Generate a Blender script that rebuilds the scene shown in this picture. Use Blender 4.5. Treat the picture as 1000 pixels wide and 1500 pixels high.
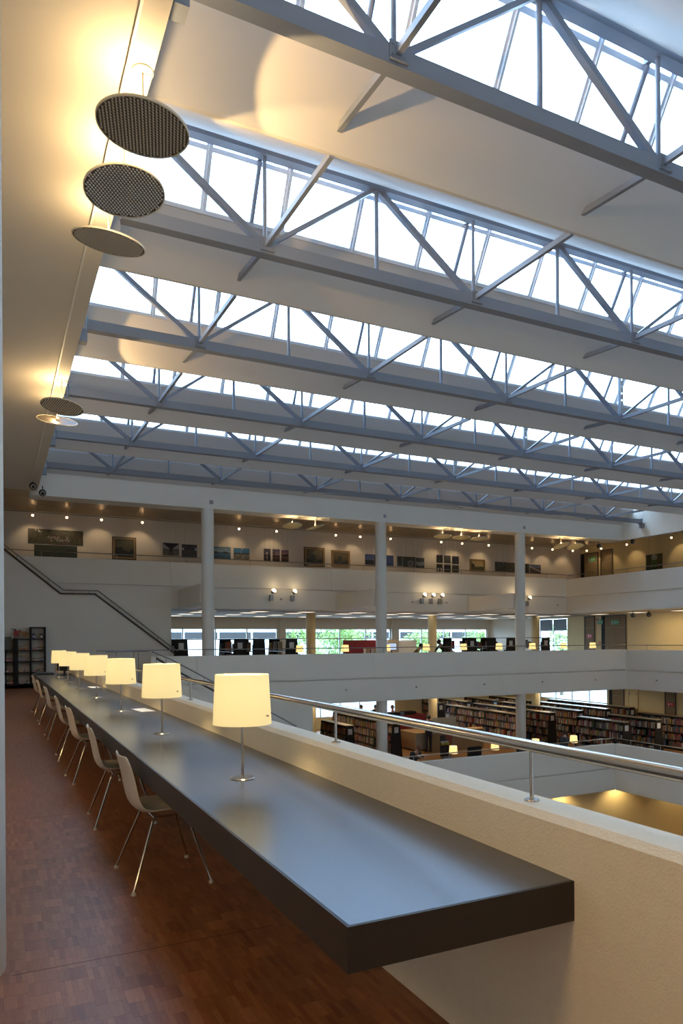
import bpy, bmesh, math, random
from mathutils import Vector, Matrix
random.seed(7)
PI = math.pi
for _o in list(bpy.data.objects): bpy.data.objects.remove(_o)
SC = bpy.context.scene
COL = SC.collection

# ------------------------------------------------------------------ camera (24.9 mm shift lens, image frame 1000 x 1500)
YAW, ROLL = 0.45408, 0.0062
cd = bpy.data.cameras.new('camera'); cam = bpy.data.objects.new('camera', cd); COL.objects.link(cam)
rt = Vector((math.cos(YAW), -math.sin(YAW), 0)); up = Vector((0, 0, 1)); fw = Vector((math.sin(YAW), math.cos(YAW), 0))
cx = rt*math.cos(ROLL) - up*math.sin(ROLL); cy = rt*math.sin(ROLL) + up*math.cos(ROLL); cz = -fw
M = Matrix(((cx.x, cy.x, cz.x, 0), (cx.y, cy.y, cz.y, 0), (cx.z, cy.z, cz.z, 1.5), (0, 0, 0, 1)))
cam.matrix_world = M
cd.sensor_width = 36; cd.lens = 1038.6/1500*36; cd.shift_y = 187.9/1500; cd.clip_start = 0.05; cd.clip_end = 400
SC.camera = cam

# ------------------------------------------------------------------ sky, exposure
w = bpy.data.worlds.new('sky'); SC.world = w; w.use_nodes = True
bg = w.node_tree.nodes['Background']; bg.inputs[0].default_value = (0.46, 0.70, 1.0, 1); bg.inputs[1].default_value = 12.5
SC.view_settings.view_transform = 'Standard'; SC.view_settings.look = 'None'; SC.view_settings.gamma = 1
SC.view_settings.use_curve_mapping = False
SC.view_settings.exposure = 0.0
SC.cycles.use_denoising = True
SC.cycles.max_bounces = 9; SC.cycles.diffuse_bounces = 5; SC.cycles.transparent_max_bounces = 16
SC.cycles.sample_clamp_indirect = 6.0
WARM = (1.0, 0.72, 0.40)

def light(name, kind, loc, power, color=WARM, size=0.05, rot=None, spot=None, aim=None, sy=None, portal=False):
    d = bpy.data.lights.new(name, kind); d.energy = power; d.color = color
    if kind == 'AREA':
        d.size = size
        if sy: d.shape = 'RECTANGLE'; d.size_y = sy
        if portal: d.cycles.is_portal = True
    else: d.shadow_soft_size = size
    if kind == 'SPOT': d.spot_size = spot; d.spot_blend = 0.6 if spot > 1 else .2
    o = bpy.data.objects.new(name, d); COL.objects.link(o); o.location = loc
    if aim is not None: o.rotation_euler = (Vector(aim)-Vector(loc)).to_track_quat('-Z', 'Y').to_euler()
    return o

MOD = 3.44
BAY = [5.6 + MOD*i for i in range(-2, 6)]        # truss planes (Y); photograph shows i = 0..5
XL, XR, YF = 1.2, 26.3, 24.0
for yb in BAY:                                    # portals steer sky sampling through the roof glass
    n = Vector((0, .71, .43)).normalized()
    p = Vector(((XL+XR)/2, yb+.30, 7.83)) + n*0.12
    light('skylight_portal', 'AREA', p, 1, size=XR-XL, sy=1.15, aim=p-n, portal=True)
p = Vector((17.5, 37.45, 1.35)); light('window_portal', 'AREA', p, 1, size=23, sy=1.7, aim=p-Vector((0, 1, 0)), portal=True)

# ------------------------------------------------------------------ helpers
MATS = {}
def mat(name, col, rough=.6, metal=0.0, bump=0, bscale=40, var=0, vscale=6, emit=None, estr=0, spec=None, coat=0, aniso=0):
    if name in MATS: return MATS[name]
    m = bpy.data.materials.new(name); m.use_nodes = True; nt = m.node_tree; b = nt.nodes['Principled BSDF']
    b.inputs['Base Color'].default_value = (*col, 1); b.inputs['Roughness'].default_value = rough; b.inputs['Metallic'].default_value = metal
    if spec is not None: b.inputs['Specular IOR Level'].default_value = spec
    if coat: b.inputs['Coat Weight'].default_value = coat
    if aniso: b.inputs['Anisotropic'].default_value = aniso
    if emit: b.inputs['Emission Color'].default_value = (*emit, 1); b.inputs['Emission Strength'].default_value = estr
    if bump or var:
        tc = nt.nodes.new('ShaderNodeTexCoord')
        if var:
            n = nt.nodes.new('ShaderNodeTexNoise'); n.inputs['Scale'].default_value = vscale; n.inputs['Detail'].default_value = 4
            nt.links.new(tc.outputs['Object'], n.inputs['Vector'])
            r = nt.nodes.new('ShaderNodeMixRGB'); r.inputs[1].default_value = (*[c*(1-var) for c in col], 1); r.inputs[2].default_value = (*[min(1, c*(1+var)) for c in col], 1)
            nt.links.new(n.outputs[0], r.inputs[0]); nt.links.new(r.outputs[0], b.inputs['Base Color'])
        if bump:
            n = nt.nodes.new('ShaderNodeTexNoise'); n.inputs['Scale'].default_value = bscale; n.inputs['Detail'].default_value = 5
            nt.links.new(tc.outputs['Object'], n.inputs['Vector'])
            bp = nt.nodes.new('ShaderNodeBump'); bp.inputs['Strength'].default_value = bump; bp.inputs['Distance'].default_value = .01
            nt.links.new(n.outputs[0], bp.inputs['Height']); nt.links.new(bp.outputs[0], b.inputs['Normal'])
    MATS[name] = m; return m

def glassmat(name, tint=(1, 1, 1), refl=.12):
    m = bpy.data.materials.new(name); m.use_nodes = True; nt = m.node_tree; nt.nodes.clear()
    o = nt.nodes.new('ShaderNodeOutputMaterial'); mx = nt.nodes.new('ShaderNodeMixShader')
    t = nt.nodes.new('ShaderNodeBsdfTransparent'); t.inputs[0].default_value = (*tint, 1)
    g = nt.nodes.new('ShaderNodeBsdfGlossy'); g.inputs['Roughness'].default_value = .02
    lw = nt.nodes.new('ShaderNodeLayerWeight'); lw.inputs[0].default_value = refl
    nt.links.new(lw.outputs['Fresnel'], mx.inputs[0]); nt.links.new(t.outputs[0], mx.inputs[1]); nt.links.new(g.outputs[0], mx.inputs[2])
    nt.links.new(mx.outputs[0], o.inputs[0]); MATS[name] = m; return m

class MB:
    def __init__(s): s.v = []; s.f = []; s.m = []; s.c = []; s.mi = 0; s.col = None
    def add(s, vs, fs):
        o = len(s.v); s.v += [tuple(v) for v in vs]
        for f in fs: s.f.append([i+o for i in f]); s.m.append(s.mi); s.c.append(s.col)
        return s
    def box(s, x0, x1, y0, y1, z0, z1):
        vs = [(x, y, z) for z in (z0, z1) for y in (y0, y1) for x in (x0, x1)]
        return s.add(vs, [(0, 2, 3, 1), (4, 5, 7, 6), (0, 1, 5, 4), (2, 6, 7, 3), (0, 4, 6, 2), (1, 3, 7, 5)])
    def cbox(s, x0, x1, y0, y1, z0, z1, c=.01):          # box with chamfered long top edges (along y) and ends
        P = [(x0, z0), (x1, z0), (x1, z1-c), (x1-c, z1), (x0+c, z1), (x0, z1-c)]
        return s.prism([(x, 0, z) for x, z in P], (0, y0, 0), (0, y1-y0, 0))
    def prism(s, poly, off, ext):                         # poly of 3d points, moved by off, extruded by ext
        off = Vector(off); ext = Vector(ext); n = len(poly)
        a = [Vector(p)+off for p in poly]; b = [p+ext for p in a]
        return s.add(a+b, [tuple(range(n)), tuple(range(2*n-1, n-1, -1))]+[(i, i+n, (i+1) % n+n, (i+1) % n) for i in range(n)])
    def bar(s, p, q, w, h, upv=(0, 0, 1)):                # rectangular bar p->q, w across, h along up
        p = Vector(p); q = Vector(q); d = (q-p).normalized(); u = Vector(upv)
        if abs(d.dot(u)) > .99: u = Vector((0, 1, 0))
        r = d.cross(u).normalized(); u = r.cross(d)
        o = [r*(a*w/2)+u*(b*h/2) for a, b in ((-1, -1), (1, -1), (1, 1), (-1, 1))]
        return s.add([p+k for k in o]+[q+k for k in o], [(0, 1, 2, 3), (7, 6, 5, 4)]+[(i, i+4, (i+1) % 4+4, (i+1) % 4) for i in range(4)])
    def tube(s, pts, r, n=10, cap=True):
        pts = [Vector(p) for p in pts]; rs = r if isinstance(r, (list, tuple)) else [r]*len(pts)
        o = len(s.v); prev = None
        for i, p in enumerate(pts):
            d = (pts[min(i+1, len(pts)-1)]-pts[max(i-1, 0)]).normalized()
            if prev is None: u = Vector((0, 0, 1)) if abs(d.z) < .9 else Vector((1, 0, 0)); u = d.cross(u).normalized()
            else: u = (prev-d*prev.dot(d)).normalized()
            prev = u; v = d.cross(u)
            for k in range(n):
                a = 2*PI*k/n; s.v.append(tuple(p+(u*math.cos(a)+v*math.sin(a))*rs[i]))
        F = []
        for i in range(len(pts)-1):
            for k in range(n): F.append([o+i*n+k, o+i*n+(k+1) % n, o+(i+1)*n+(k+1) % n, o+(i+1)*n+k])
        if cap: F.append([o+k for k in range(n)][::-1]); F.append([o+(len(pts)-1)*n+k for k in range(n)])
        for f in F: s.f.append(f); s.m.append(s.mi); s.c.append(s.col)
        return s
    def lathe(s, prof, c=(0, 0, 0), n=24):                # prof: list of (r, z)
        o = len(s.v)
        for r, z in prof:
            for k in range(n):
                a = 2*PI*k/n; s.v.append((c[0]+r*math.cos(a), c[1]+r*math.sin(a), c[2]+z))
        for i in range(len(prof)-1):
            for k in range(n):
                s.f.append([o+i*n+k, o+i*n+(k+1) % n, o+(i+1)*n+(k+1) % n, o+(i+1)*n+k]); s.m.append(s.mi); s.c.append(s.col)
        return s
    def sphere(s, c, r, n=10, sq=(1, 1, 1)):
        o = len(s.v); H = n//2+1
        for i in range(H+1):
            t = PI*i/H
            for k in range(n):
                a = 2*PI*k/n; s.v.append((c[0]+r*sq[0]*math.sin(t)*math.cos(a), c[1]+r*sq[1]*math.sin(t)*math.sin(a), c[2]+r*sq[2]*math.cos(t)))
        for i in range(H):
            for k in range(n):
                s.f.append([o+i*n+k, o+(i+1)*n+k, o+(i+1)*n+(k+1) % n, o+i*n+(k+1) % n]); s.m.append(s.mi); s.c.append(s.col)
        return s
    def mesh(s, name, mats, smooth=False):
        me = bpy.data.meshes.new(name); me.from_pydata(s.v, [], s.f)
        for m in (mats if isinstance(mats, (list, tuple)) else [mats]): me.materials.append(m)
        me.polygons.foreach_set('material_index', s.m)
        if smooth: me.polygons.foreach_set('use_smooth', [True]*len(s.f))
        if any(c is not None for c in s.c):
            at = me.color_attributes.new('col', 'FLOAT_COLOR', 'CORNER'); buf = []
            for f, c in zip(s.f, s.c):
                c = c or (.5, .5, .5)
                for _ in f: buf += [*c, 1]
            at.data.foreach_set('color', buf)
        me.validate(); me.update()
        bm = bmesh.new(); bm.from_mesh(me)
        if len(bm.faces) < 60000: bmesh.ops.recalc_face_normals(bm, faces=bm.faces)
        bm.to_mesh(me); bm.free()
        if smooth:
            try: me.set_sharp_from_angle(angle=math.radians(35))
            except Exception: pass
        return me

def obj(name, mb, mats, parent=None, smooth=False, loc=None, rot=None, **props):
    me = mb if isinstance(mb, bpy.types.Mesh) else mb.mesh(name, mats, smooth)
    o = bpy.data.objects.new(name, me); COL.objects.link(o)
    if parent is not None: o.parent = parent
    if loc is not None: o.location = loc
    if rot is not None: o.rotation_euler = rot
    for k, v in props.items(): o[k] = v
    return o
def struct(name, mb, mats, parent=None, smooth=False, **props):
    o = obj(name, mb, mats, parent, smooth, **props)
    if parent is None: o['kind'] = 'structure'
    return o
def thing(name, label, cat, loc=(0, 0, 0), rz=0, group=None, rot=None):
    o = bpy.data.objects.new(name, None); COL.objects.link(o); o.location = loc
    o.rotation_euler = rot if rot else (0, 0, rz); o.empty_display_size = .1
    o['label'] = label; o['category'] = cat
    if group: o['group'] = group
    return o
def tag(o, label, cat, group=None):
    o['label'] = label; o['category'] = cat
    if group: o['group'] = group
    return o
def sgroup(name):
    o = bpy.data.objects.new(name, None); COL.objects.link(o); o['kind'] = 'structure'; return o
def dup(root, loc, label=None, rz=None, group=None):
    r = root.copy(); COL.objects.link(r); r.location = loc
    if rz is not None: r.rotation_euler = (0, 0, rz)
    if label: r['label'] = label
    if group: r['group'] = group
    for ch in [c for c in KIDS(root)]:
        c = ch.copy(); COL.objects.link(c); c.parent = r
        for g in KIDS(ch):
            d = g.copy(); COL.objects.link(d); d.parent = c
    return r
def KIDS(o): return [c for c in bpy.data.objects if c.parent is o]
ORD = ['nearest', 'second', 'third', 'fourth', 'fifth', 'sixth', 'seventh', 'eighth', 'ninth', 'tenth', 'eleventh', 'twelfth', 'thirteenth', 'fourteenth', 'fifteenth', 'sixteenth', 'seventeenth', 'eighteenth', 'nineteenth', 'twentieth']

# ------------------------------------------------------------------ materials
WALL = mat('white_plaster', (.82, .79, .71), .75, bump=.10, bscale=60, var=.03, vscale=1.5)
ROUGH = mat('rough_plaster', (.72, .65, .50), .7, bump=.35, bscale=120, var=.05, vscale=25)
BAFF = mat('baffle_plaster', (.66, .64, .61), .8, bump=.06, bscale=30, var=.02, vscale=1)
CEIL = mat('ceiling_plaster', (.66, .62, .54), .75, bump=.05, bscale=30, var=.03, vscale=.8)
CREAM = mat('cream_wall', (.66, .55, .31), .7, bump=.08, bscale=60, var=.03, vscale=1)
STEEL = mat('painted_steel', (.24, .27, .33), .45, bump=.03, bscale=80)
FRAME = mat('pale_frame', (.74, .76, .78), .4)
INOX = mat('brushed_steel', (.50, .46, .41), .17, 1.0)
DARKINOX = mat('dark_rail_steel', (.32, .31, .30), .35, 1.0)
CHROME = mat('chrome', (.50, .47, .42), .2, 1.0)
DESK = mat('desk_laminate', (.060, .055, .052), .27, spec=1.0)
DESK.node_tree.nodes['Principled BSDF'].inputs['Specular Tint'].default_value = (.74, .86, 1, 1)  # blue of the reflected skylight painted into the desk's specular tint
DESKE = mat('desk_edge', (.028, .020, .015), .5, spec=.3)
SHELL = mat('chair_shell', (.62, .55, .43), .42)
BLACK = mat('black_laminate', (.014, .014, .015), .6, spec=.3)
BLACKM = mat('black_metal', (.03, .03, .03), .4)
SHELFTOP = mat('pale_shelf_top', (.34, .27, .17), .35)
CARD = mat('label_card', (.62, .62, .62), .6)
PAPER = mat('white_paper', (.8, .8, .8), .6)
GREEN = mat('exit_sign_green', (.03, .30, .13), .4)
RED = mat('sign_red', (.55, .03, .03), .4)
REDP = mat('dark_red_panel', (.20, .012, .018), .55)
WOOD = mat('oak_veneer', (.52, .33, .16), .45, var=.15, vscale=12)
DOOR = mat('door_taupe', (.24, .18, .11), .6, spec=.2)
DOORF = mat('door_frame_dark', (.06, .05, .045), .5)
CONC = mat('ground_paving', (.30, .30, .31), .9, var=.06, vscale=.3)
GREYB = mat('grey_metal', (.35, .36, .37), .4, .6)
SKYGLASS = glassmat('roof_glass', (.97, .98, 1.0))
WINGLASS = glassmat('window_glass', (.95, .97, .96))
BULB = mat('spot_bulb', (1, 1, 1), emit=(1, .62, .30), estr=14)
FLOOD = mat('flood_bulb', (1, 1, 1), emit=(1, .80, .50), estr=10)
PANELLIGHT = mat('ceiling_light_diffuser', (1, 1, 1), emit=(1, .84, .60), estr=1.2)

# perforated reflecting tile of the upper gallery
TILE = mat('ceiling_tile_metal', (.46, .36, .24), .35, .35)
# parquet: strip colour comes from the object colour (single strips) or from the mesh (the field)
def wood_floor(name, src):
    m = bpy.data.materials.new(name); m.use_nodes = True; nt = m.node_tree; b = nt.nodes['Principled BSDF']
    tc = nt.nodes.new('ShaderNodeTexCoord'); geo = nt.nodes.new('ShaderNodeNewGeometry')
    mp = nt.nodes.new('ShaderNodeMapping'); mp.inputs['Scale'].default_value = (1, .06, 1)
    nt.links.new(geo.outputs['Position'], mp.inputs['Vector'])
    n = nt.nodes.new('ShaderNodeTexNoise'); n.inputs['Scale'].default_value = 260; n.inputs['Detail'].default_value = 3
    nt.links.new(mp.outputs[0], n.inputs['Vector'])
    if src == 'object': s = nt.nodes.new('ShaderNodeObjectInfo'); so = s.outputs['Color']
    elif src == 'mesh': s = nt.nodes.new('ShaderNodeVertexColor'); s.layer_name = 'col'; so = s.outputs['Color']
    else:
        br = nt.nodes.new('ShaderNodeTexBrick'); br.inputs['Scale'].default_value = 1; br.inputs['Brick Width'].default_value = .125; br.inputs['Row Height'].default_value = .024
        br.inputs['Mortar Size'].default_value = .0006; br.offset = .37; br.inputs['Color1'].default_value = (.29, .115, .042, 1); br.inputs['Color2'].default_value = (.21, .068, .023, 1); br.inputs['Mortar'].default_value = (.08, .03, .015, 1)
        m2 = nt.nodes.new('ShaderNodeMapping'); m2.inputs['Rotation'].default_value = (0, 0, PI/2); nt.links.new(geo.outputs['Position'], m2.inputs['Vector'])
        nt.links.new(m2.outputs[0], br.inputs['Vector']); so = br.outputs['Color']
    mx = nt.nodes.new('ShaderNodeMixRGB'); mx.blend_type = 'MULTIPLY'; mx.inputs[0].default_value = .5
    cr = nt.nodes.new('ShaderNodeValToRGB'); cr.color_ramp.elements[0].color = (.45, .45, .45, 1); cr.color_ramp.elements[0].position = .3; cr.color_ramp.elements[1].color = (1, 1, 1, 1); cr.color_ramp.elements[1].position = .6
    nt.links.new(n.outputs[0], cr.inputs[0]); nt.links.new(so, mx.inputs[1]); nt.links.new(cr.outputs[0], mx.inputs[2])
    nt.links.new(mx.outputs[0], b.inputs['Base Color']); b.inputs['Roughness'].default_value = .38
    return m
PARQ_O, PARQ_M, PARQ_T = wood_floor('parquet_strip', 'object'), wood_floor('parquet_field', 'mesh'), wood_floor('parquet_far', 'brick')
def colmat(name, src, rough=.6):
    m = bpy.data.materials.new(name); m.use_nodes = True; nt = m.node_tree; b = nt.nodes['Principled BSDF']; b.inputs['Roughness'].default_value = rough
    if src == 'object': s = nt.nodes.new('ShaderNodeObjectInfo')
    else: s = nt.nodes.new('ShaderNodeVertexColor'); s.layer_name = 'col'
    nt.links.new(s.outputs['Color'], b.inputs['Base Color']); return m
BOOK_O, BOOK_M, PAINT_M = colmat('book_cover', 'object'), colmat('book_covers', 'mesh'), colmat('painting_print', 'mesh', .5)

# ================================================================== SETTING
# ---- our level (z = 0): walkway, far landing, far gallery, right gallery
fl = struct('floor', MB().box(-1.6, 1.75, -4.7, 27.45, -.85, -.006), WALL); fl['label'] = 'parquet floor of the walkway'
PX0, PX1, PY0, PY1 = -1.6, 1.586, -4.7, 27.45
struct('floor_parquet', MB().box(PX0, PX1, 6.6, PY1, -.006, 0).box(1.586, 4.6, 22.5, 27.45, -.006, 0).box(PX0, PX1, PY0, 1.6, -.006, 0), PARQ_T, fl)
# parquet strips near the camera: singles where they show largest, the rest one field
def strip_mesh():
    m = MB(); w, l, h, c = .0243, .1223, .0045, .0003
    m.add([(0, 0, 0), (w, 0, 0), (w, l, 0), (0, l, 0), (c, c, h), (w-c, c, h), (w-c, l-c, h), (c, l-c, h)],
          [(4, 5, 6, 7), (0, 1, 5, 4), (1, 2, 6, 5), (2, 3, 7, 6), (3, 0, 4, 7)])
    return m
SM = strip_mesh().mesh('parquet_strip', PARQ_O)
field = MB(); nsing = 0; rw = random.Random(3)
WTONES = [(.34, .140, .052), (.31, .12, .042), (.28, .10, .034), (.37, .16, .065), (.32, .125, .046), (.25, .085, .028), (.35, .145, .058)]
cells = []
WTONES = [(a*.80, b*.74, c*.70) for a, b, c in WTONES]
nx = int((PX1-0.0)/.0244)
for i in range(nx):
    offs = (i//5) * .041 + rw.uniform(-.004, .004)*0
    for j in range(int((6.6-1.6)/.1225)):
        cells.append((PX1-.0244*(i+1), 1.6+j*.1225+(offs % .1225 if j >= 0 else 0)))
blockc = {}
def wtone(x, y):
    k = (int(x/.122), int(y/.1225)); 
    if k not in blockc: blockc[k] = rw.uniform(.82, 1.18)
    t = rw.choice(WTONES); f = blockc[k]*rw.uniform(.93, 1.07)
    return tuple(c*f for c in t)
cells.sort(key=lambda c: (c[1]-2.2)**2*0.5 + (c[0]-.6)**2 if c[1] > 2.15 else 99)
for n_, (x, y) in enumerate(cells):
    if y+.1215 > 6.6: continue
    t = wtone(x, y)
    if nsing < 300 and x > .02:
        o = bpy.data.objects.new('parquet_strip', SM); COL.objects.link(o); o.parent = fl; o.location = (x, y, -.0045); o.color = (*t, 1); nsing += 1
    else:
        field.col = t; w_, l_, h_, c_ = .0243, .1223, 0, .0003
        field.add([(x, y, -.0045), (x+w_, y, -.0045), (x+w_, y+l_, -.0045), (x, y+l_, -.0045), (x+c_, y+c_, 0), (x+w_-c_, y+c_, 0), (x+w_-c_, y+l_-c_, 0), (x+c_, y+l_-c_, 0)],
                  [(4, 5, 6, 7), (0, 1, 5, 4), (1, 2, 6, 5), (2, 3, 7, 6), (3, 0, 4, 7)])
of = obj('parquet_field', field, PARQ_M, fl); of['kind'] = 'stuff'
struct('floor_underlay', MB().box(PX0, PX1, 1.6, 6.6, -.006, -.0008), PARQ_T, fl)
obj('parquet_edge_field', MB().box(PX0, 0.0, 1.6, 6.6, -.0045, 0), PARQ_T, fl)

# near parapet with chamfered top, running along the desk
ZP = .938
struct('walkway_parapet', MB().prism([(1.586, 0, -.85), (1.76, 0, -.85), (1.76, 0, ZP-.012), (1.748, 0, ZP), (1.612, 0, ZP), (1.586, 0, ZP-.022)], (0, -4.7, 0), (0, 27.2, 0)), ROUGH, label='plastered parapet beside the long desk')
struct('wall_left', MB().box(-1.75, -1.6, -4.7, 37.3, -7.2, 8.4), WALL)
struct('wall_behind', MB().box(-1.75, 30.2, -4.9, -4.7, -7.2, 8.4), WALL)
# rounded pier at the very left
m = MB(); m.lathe([(.30, 0), (.30, 6.2)], (-.262, 3.66, 0), 48)
struct('pier', m, mat('pier_plaster', (.66, .65, .60), .7, bump=.3, bscale=140), smooth=True)

# walkway ceiling: main field, reveal and edge band
struct('ceiling', MB().box(-1.6, .985, -4.7, 24.0, 6.22, 6.40), CEIL)
struct('ceiling_edge_band', MB().box(1.0, XL, -4.7, 24.0, 6.20, 6.40), CEIL)
struct('lit_reveal_strip', MB().box(.982, 1.003, -4.7, 24.0, 6.19, 6.40), mat('lit_reveal_white', (.80, .79, .75), .5), label='thin pale strip painted as the lit reveal along the walkway ceiling')  # light caught in the ceiling reveal, put into a pale strip
struct('roof_side_wall', MB().box(XL-.25, XL, -4.7, 24.0, 6.40, 8.5), WALL)
struct('roof_deck', MB().box(-1.75, XL-.25, -4.9, 24.8, 8.4, 8.5).box(-1.75, 30.2, 24.0, 31, 8.4, 8.5).box(XR+.3, 30.2, -4.9, 24.0, 8.4, 8.5), WALL)
# far and right roof beams
struct('beam_far', MB().box(XL-.2, XR, YF, YF+.75, 6.08, 6.80), WALL)
struct('wall_far_roof', MB().box(XL-.2, XR+.3, YF+.05, YF+.75, 6.80, 8.4), WALL)
struct('beam_right', MB().box(XR, XR+.3, -4.7, YF+.75, 6.08, 8.4), WALL)
# ceiling of upper gallery: slab + perforated tiles with joints
cu = struct('ceiling_gallery', MB().box(-1.6, 30.0, YF+.75, 30.3, 6.665, 6.75).box(XR+.3, 30.0, -4.7, YF+.75, 6.665, 6.75).box(-1.6, XR, YF, YF+.75, 6.8, 6.85), CEIL)
TM = MB().cbox(0, 1.165, 0, 1.325, 0, .014, .004).mesh('ceiling_tile', TILE)
tm2 = MB()
for i in range(26):
    for j in range(4):
        obj('ceiling_tile', TM, None, cu, loc=(-.95+1.2*i, YF+.80+1.36*j, 6.65)) if -.95+1.2*i+1.19 < 30 and j < 4 and YF+.80+1.36*j+1.35 < 30.3 else None
for j in range(14):
    for i in range(2):
        o = obj('ceiling_tile', TM, None, cu, loc=(XR+.35+1.2*i*1.0, 5.3+1.36*j, 6.65))
# upper gallery (floor 3.58)
struct('wall_far', MB().box(-1.6, 30.15, 30.3, 30.45, 3.58, 6.75), mat('gallery_wall', (.66, .60, .52), .75, bump=.05, bscale=60))
# right wall (x = 30) with doors cut as reveals (doors stand proud of it)
struct('wall_right', MB().box(30, 30.15, -4.7, 31.4, -7.2, 6.75).box(30, 30.15, 31.4, 33.8, 2.7, 6.75).box(30, 30.15, 31.4, 33.8, -7.2, 0.0), CREAM)
struct('wall_right_reading', MB().prism([(30, 33.8, 0), (28.78, 37, 0), (28.9, 37.1, 0), (30.15, 33.85, 0)], (0, 0, 0), (0, 0, 2.85)), WALL)

def parapet_x(name, x0, x1, yf, ztop, zgroove, zbot, th=.16, depth=1.4, label=None):
    """gallery edge seen from the atrium (faces -Y): parapet panel, groove, slab edge, soffit step"""
    o = struct(name, MB().box(x0, x1, yf+.02, yf+th-.005, zgroove+.012, ztop-.01), WALL); cuts = [x0]+[c for c in (6.14, 13.02, 19.9) if x0+.5 < c < x1-.5]+[x1]
    for a, b in zip(cuts, cuts[1:]): struct('panel', MB().prism([(0, yf, zgroove+.012), (0, yf, ztop-.012), (0, yf+.012, ztop), (0, yf+th, ztop), (0, yf+th, zgroove+.012)], (a+.004, 0, 0), (b-a-.008, 0, 0)), WALL, o)
    g = MB().box(x0, x1+.08, yf+.08, yf+th, zgroove-.045, zgroove+.012)
    s = MB().prism([(0, yf+.03, zgroove-.045), (0, yf+.03, zbot+.05), (0, yf+.05, zbot+.05), (0, yf+.05, zbot), (0, yf+depth, zbot), (0, yf+depth, zgroove-.045)], (x0, 0, 0), (x1-x0+.03, 0, 0))
    struct('parapet_groove', g, WALL, o); struct('slab_edge', s, WALL, o)
    return o
def parapet_y(name, y0, y1, xf, ztop, zgroove, zbot, th=.16, depth=1.4):
    m = MB(); m.prism([(xf, 0, zgroove+.012), (xf, 0, ztop-.012), (xf+.012, 0, ztop), (xf+th, 0, ztop), (xf+th, 0, zgroove+.012)], (0, y0, 0), (0, y1-y0, 0))
    g = MB().box(xf+.08, xf+th, y0, y1+.08, zgroove-.045, zgroove+.012)
    s = MB().prism([(xf+.03, 0, zgroove-.045), (xf+.03, 0, zbot+.05), (xf+.05, 0, zbot+.05), (xf+.05, 0, zbot), (xf+depth, 0, zbot), (xf+depth, 0, zgroove-.045)], (0, y0, 0), (0, y1-y0+.03, 0))
    o = struct(name, m, WALL); struct('parapet_groove', g, WALL, o); struct('slab_edge', s, WALL, o)
    return o
parapet_x('parapet_upper_far', -1.6, 26.3, 27.6, 4.58, 3.64, 2.80)
parapet_y('parapet_upper_right', -4.7, 27.6, 26.3, 4.55, 3.64, 2.80)
parapet_x('parapet_middle_far', 4.6, 26.3, 23.8, 1.0, .05, -.85)
parapet_y('parapet_middle_right', -4.7, 23.8, 26.3, .98, .05, -.85)
parapet_x('parapet_lower_far', 3.0, 21.72, 20.2, -2.6, -3.53, -4.42)
parapet_y('parapet_lower_right', -4.7, 20.2, 21.72, -2.6, -3.53, -4.42)
# floor slabs behind the gallery edges
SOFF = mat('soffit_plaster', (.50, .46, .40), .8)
GFL = mat('gallery_floor', (.30, .17, .08), .4, var=.1, vscale=3)
struct('floor_upper', MB().box(-1.6, 30, 29.0, 30.3, 3.3, 3.58).box(27.7, 30, -4.7, 29, 3.3, 3.58), GFL)
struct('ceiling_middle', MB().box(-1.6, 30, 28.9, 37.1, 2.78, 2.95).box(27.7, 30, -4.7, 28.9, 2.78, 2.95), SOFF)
struct('floor_middle', MB().box(-1.6, 30, 25.2, 37.1, -.3, 0).box(27.7, 30, -4.7, 25.2, -.3, 0).box(1.76, 4.6, 22.4, 27.6, -.85, -.001), GFL)
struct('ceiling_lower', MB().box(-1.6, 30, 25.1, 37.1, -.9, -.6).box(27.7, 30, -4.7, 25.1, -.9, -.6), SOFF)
struct('floor_lower', MB().box(-1.6, 30, 21.5, 37.1, -3.85, -3.58).box(23.1, 30, -4.7, 21.5, -3.85, -3.58), mat('lower_floor', (.32, .15, .045), .4, var=.1, vscale=2))
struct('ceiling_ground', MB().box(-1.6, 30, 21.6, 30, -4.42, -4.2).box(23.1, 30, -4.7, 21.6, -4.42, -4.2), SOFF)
struct('floor_ground', MB().box(-1.6, 30, -4.7, 30, -7.4, -7.16), GFL)
struct('wall_ground_far', MB().box(1.75, 27.80, 21.42, 21.6, -7.16, -4.42).box(27.82, 30, 21.42, 21.6, -7.16, -4.42), CREAM)
struct('wall_under_walkway', MB().box(1.60, 1.75, -4.7, 22.3, -7.2, -.85), WALL)
# groups of columns standing in the far gallery
for k in range(3):
    m = MB(); m.lathe([(.216, -7.16), (.216, 6.08)], (6.65+6.88*k, 24.18, 0), 32); struct('column', m, mat('column_paint', (.70, .69, .63), .5), smooth=True)
    xx = 6.65+6.88*k
    struct('column_beam', MB().box(xx-.24, xx+.24, 24.35, 27.61, 2.84, 3.50), WALL)
    struct('column_plate', MB().box(xx+.03, xx+.15, YF-.02, YF, 6.25, 6.37), GREYB)
for k in range(1, 4):
    xx = 6.65+6.88*k
    if xx < 29: struct('column', MB().lathe([(.23, -3.58), (.23, 2.78)], (xx, 31.05, 0), 28), CREAM, smooth=True)

# ---- stair wall at far left, flush with the gallery edge
struct('wall_stair_back', MB().box(-1.6, 6.14, 27.62, 27.75, 0, 2.80), WALL)
SZ = [(-1.6, 6.2), (.34, 4.70), (2.12, 3.23), (3.30, 3.24), (6.2, 1.02), (6.2, 0), (-1.6, 0)]
struct('stair_side_wall', MB().prism([(x, 0, z) for x, z in SZ], (0, 27.36, 0), (0, .14, 0)), WALL, label='white side wall under the upper stair')
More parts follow.
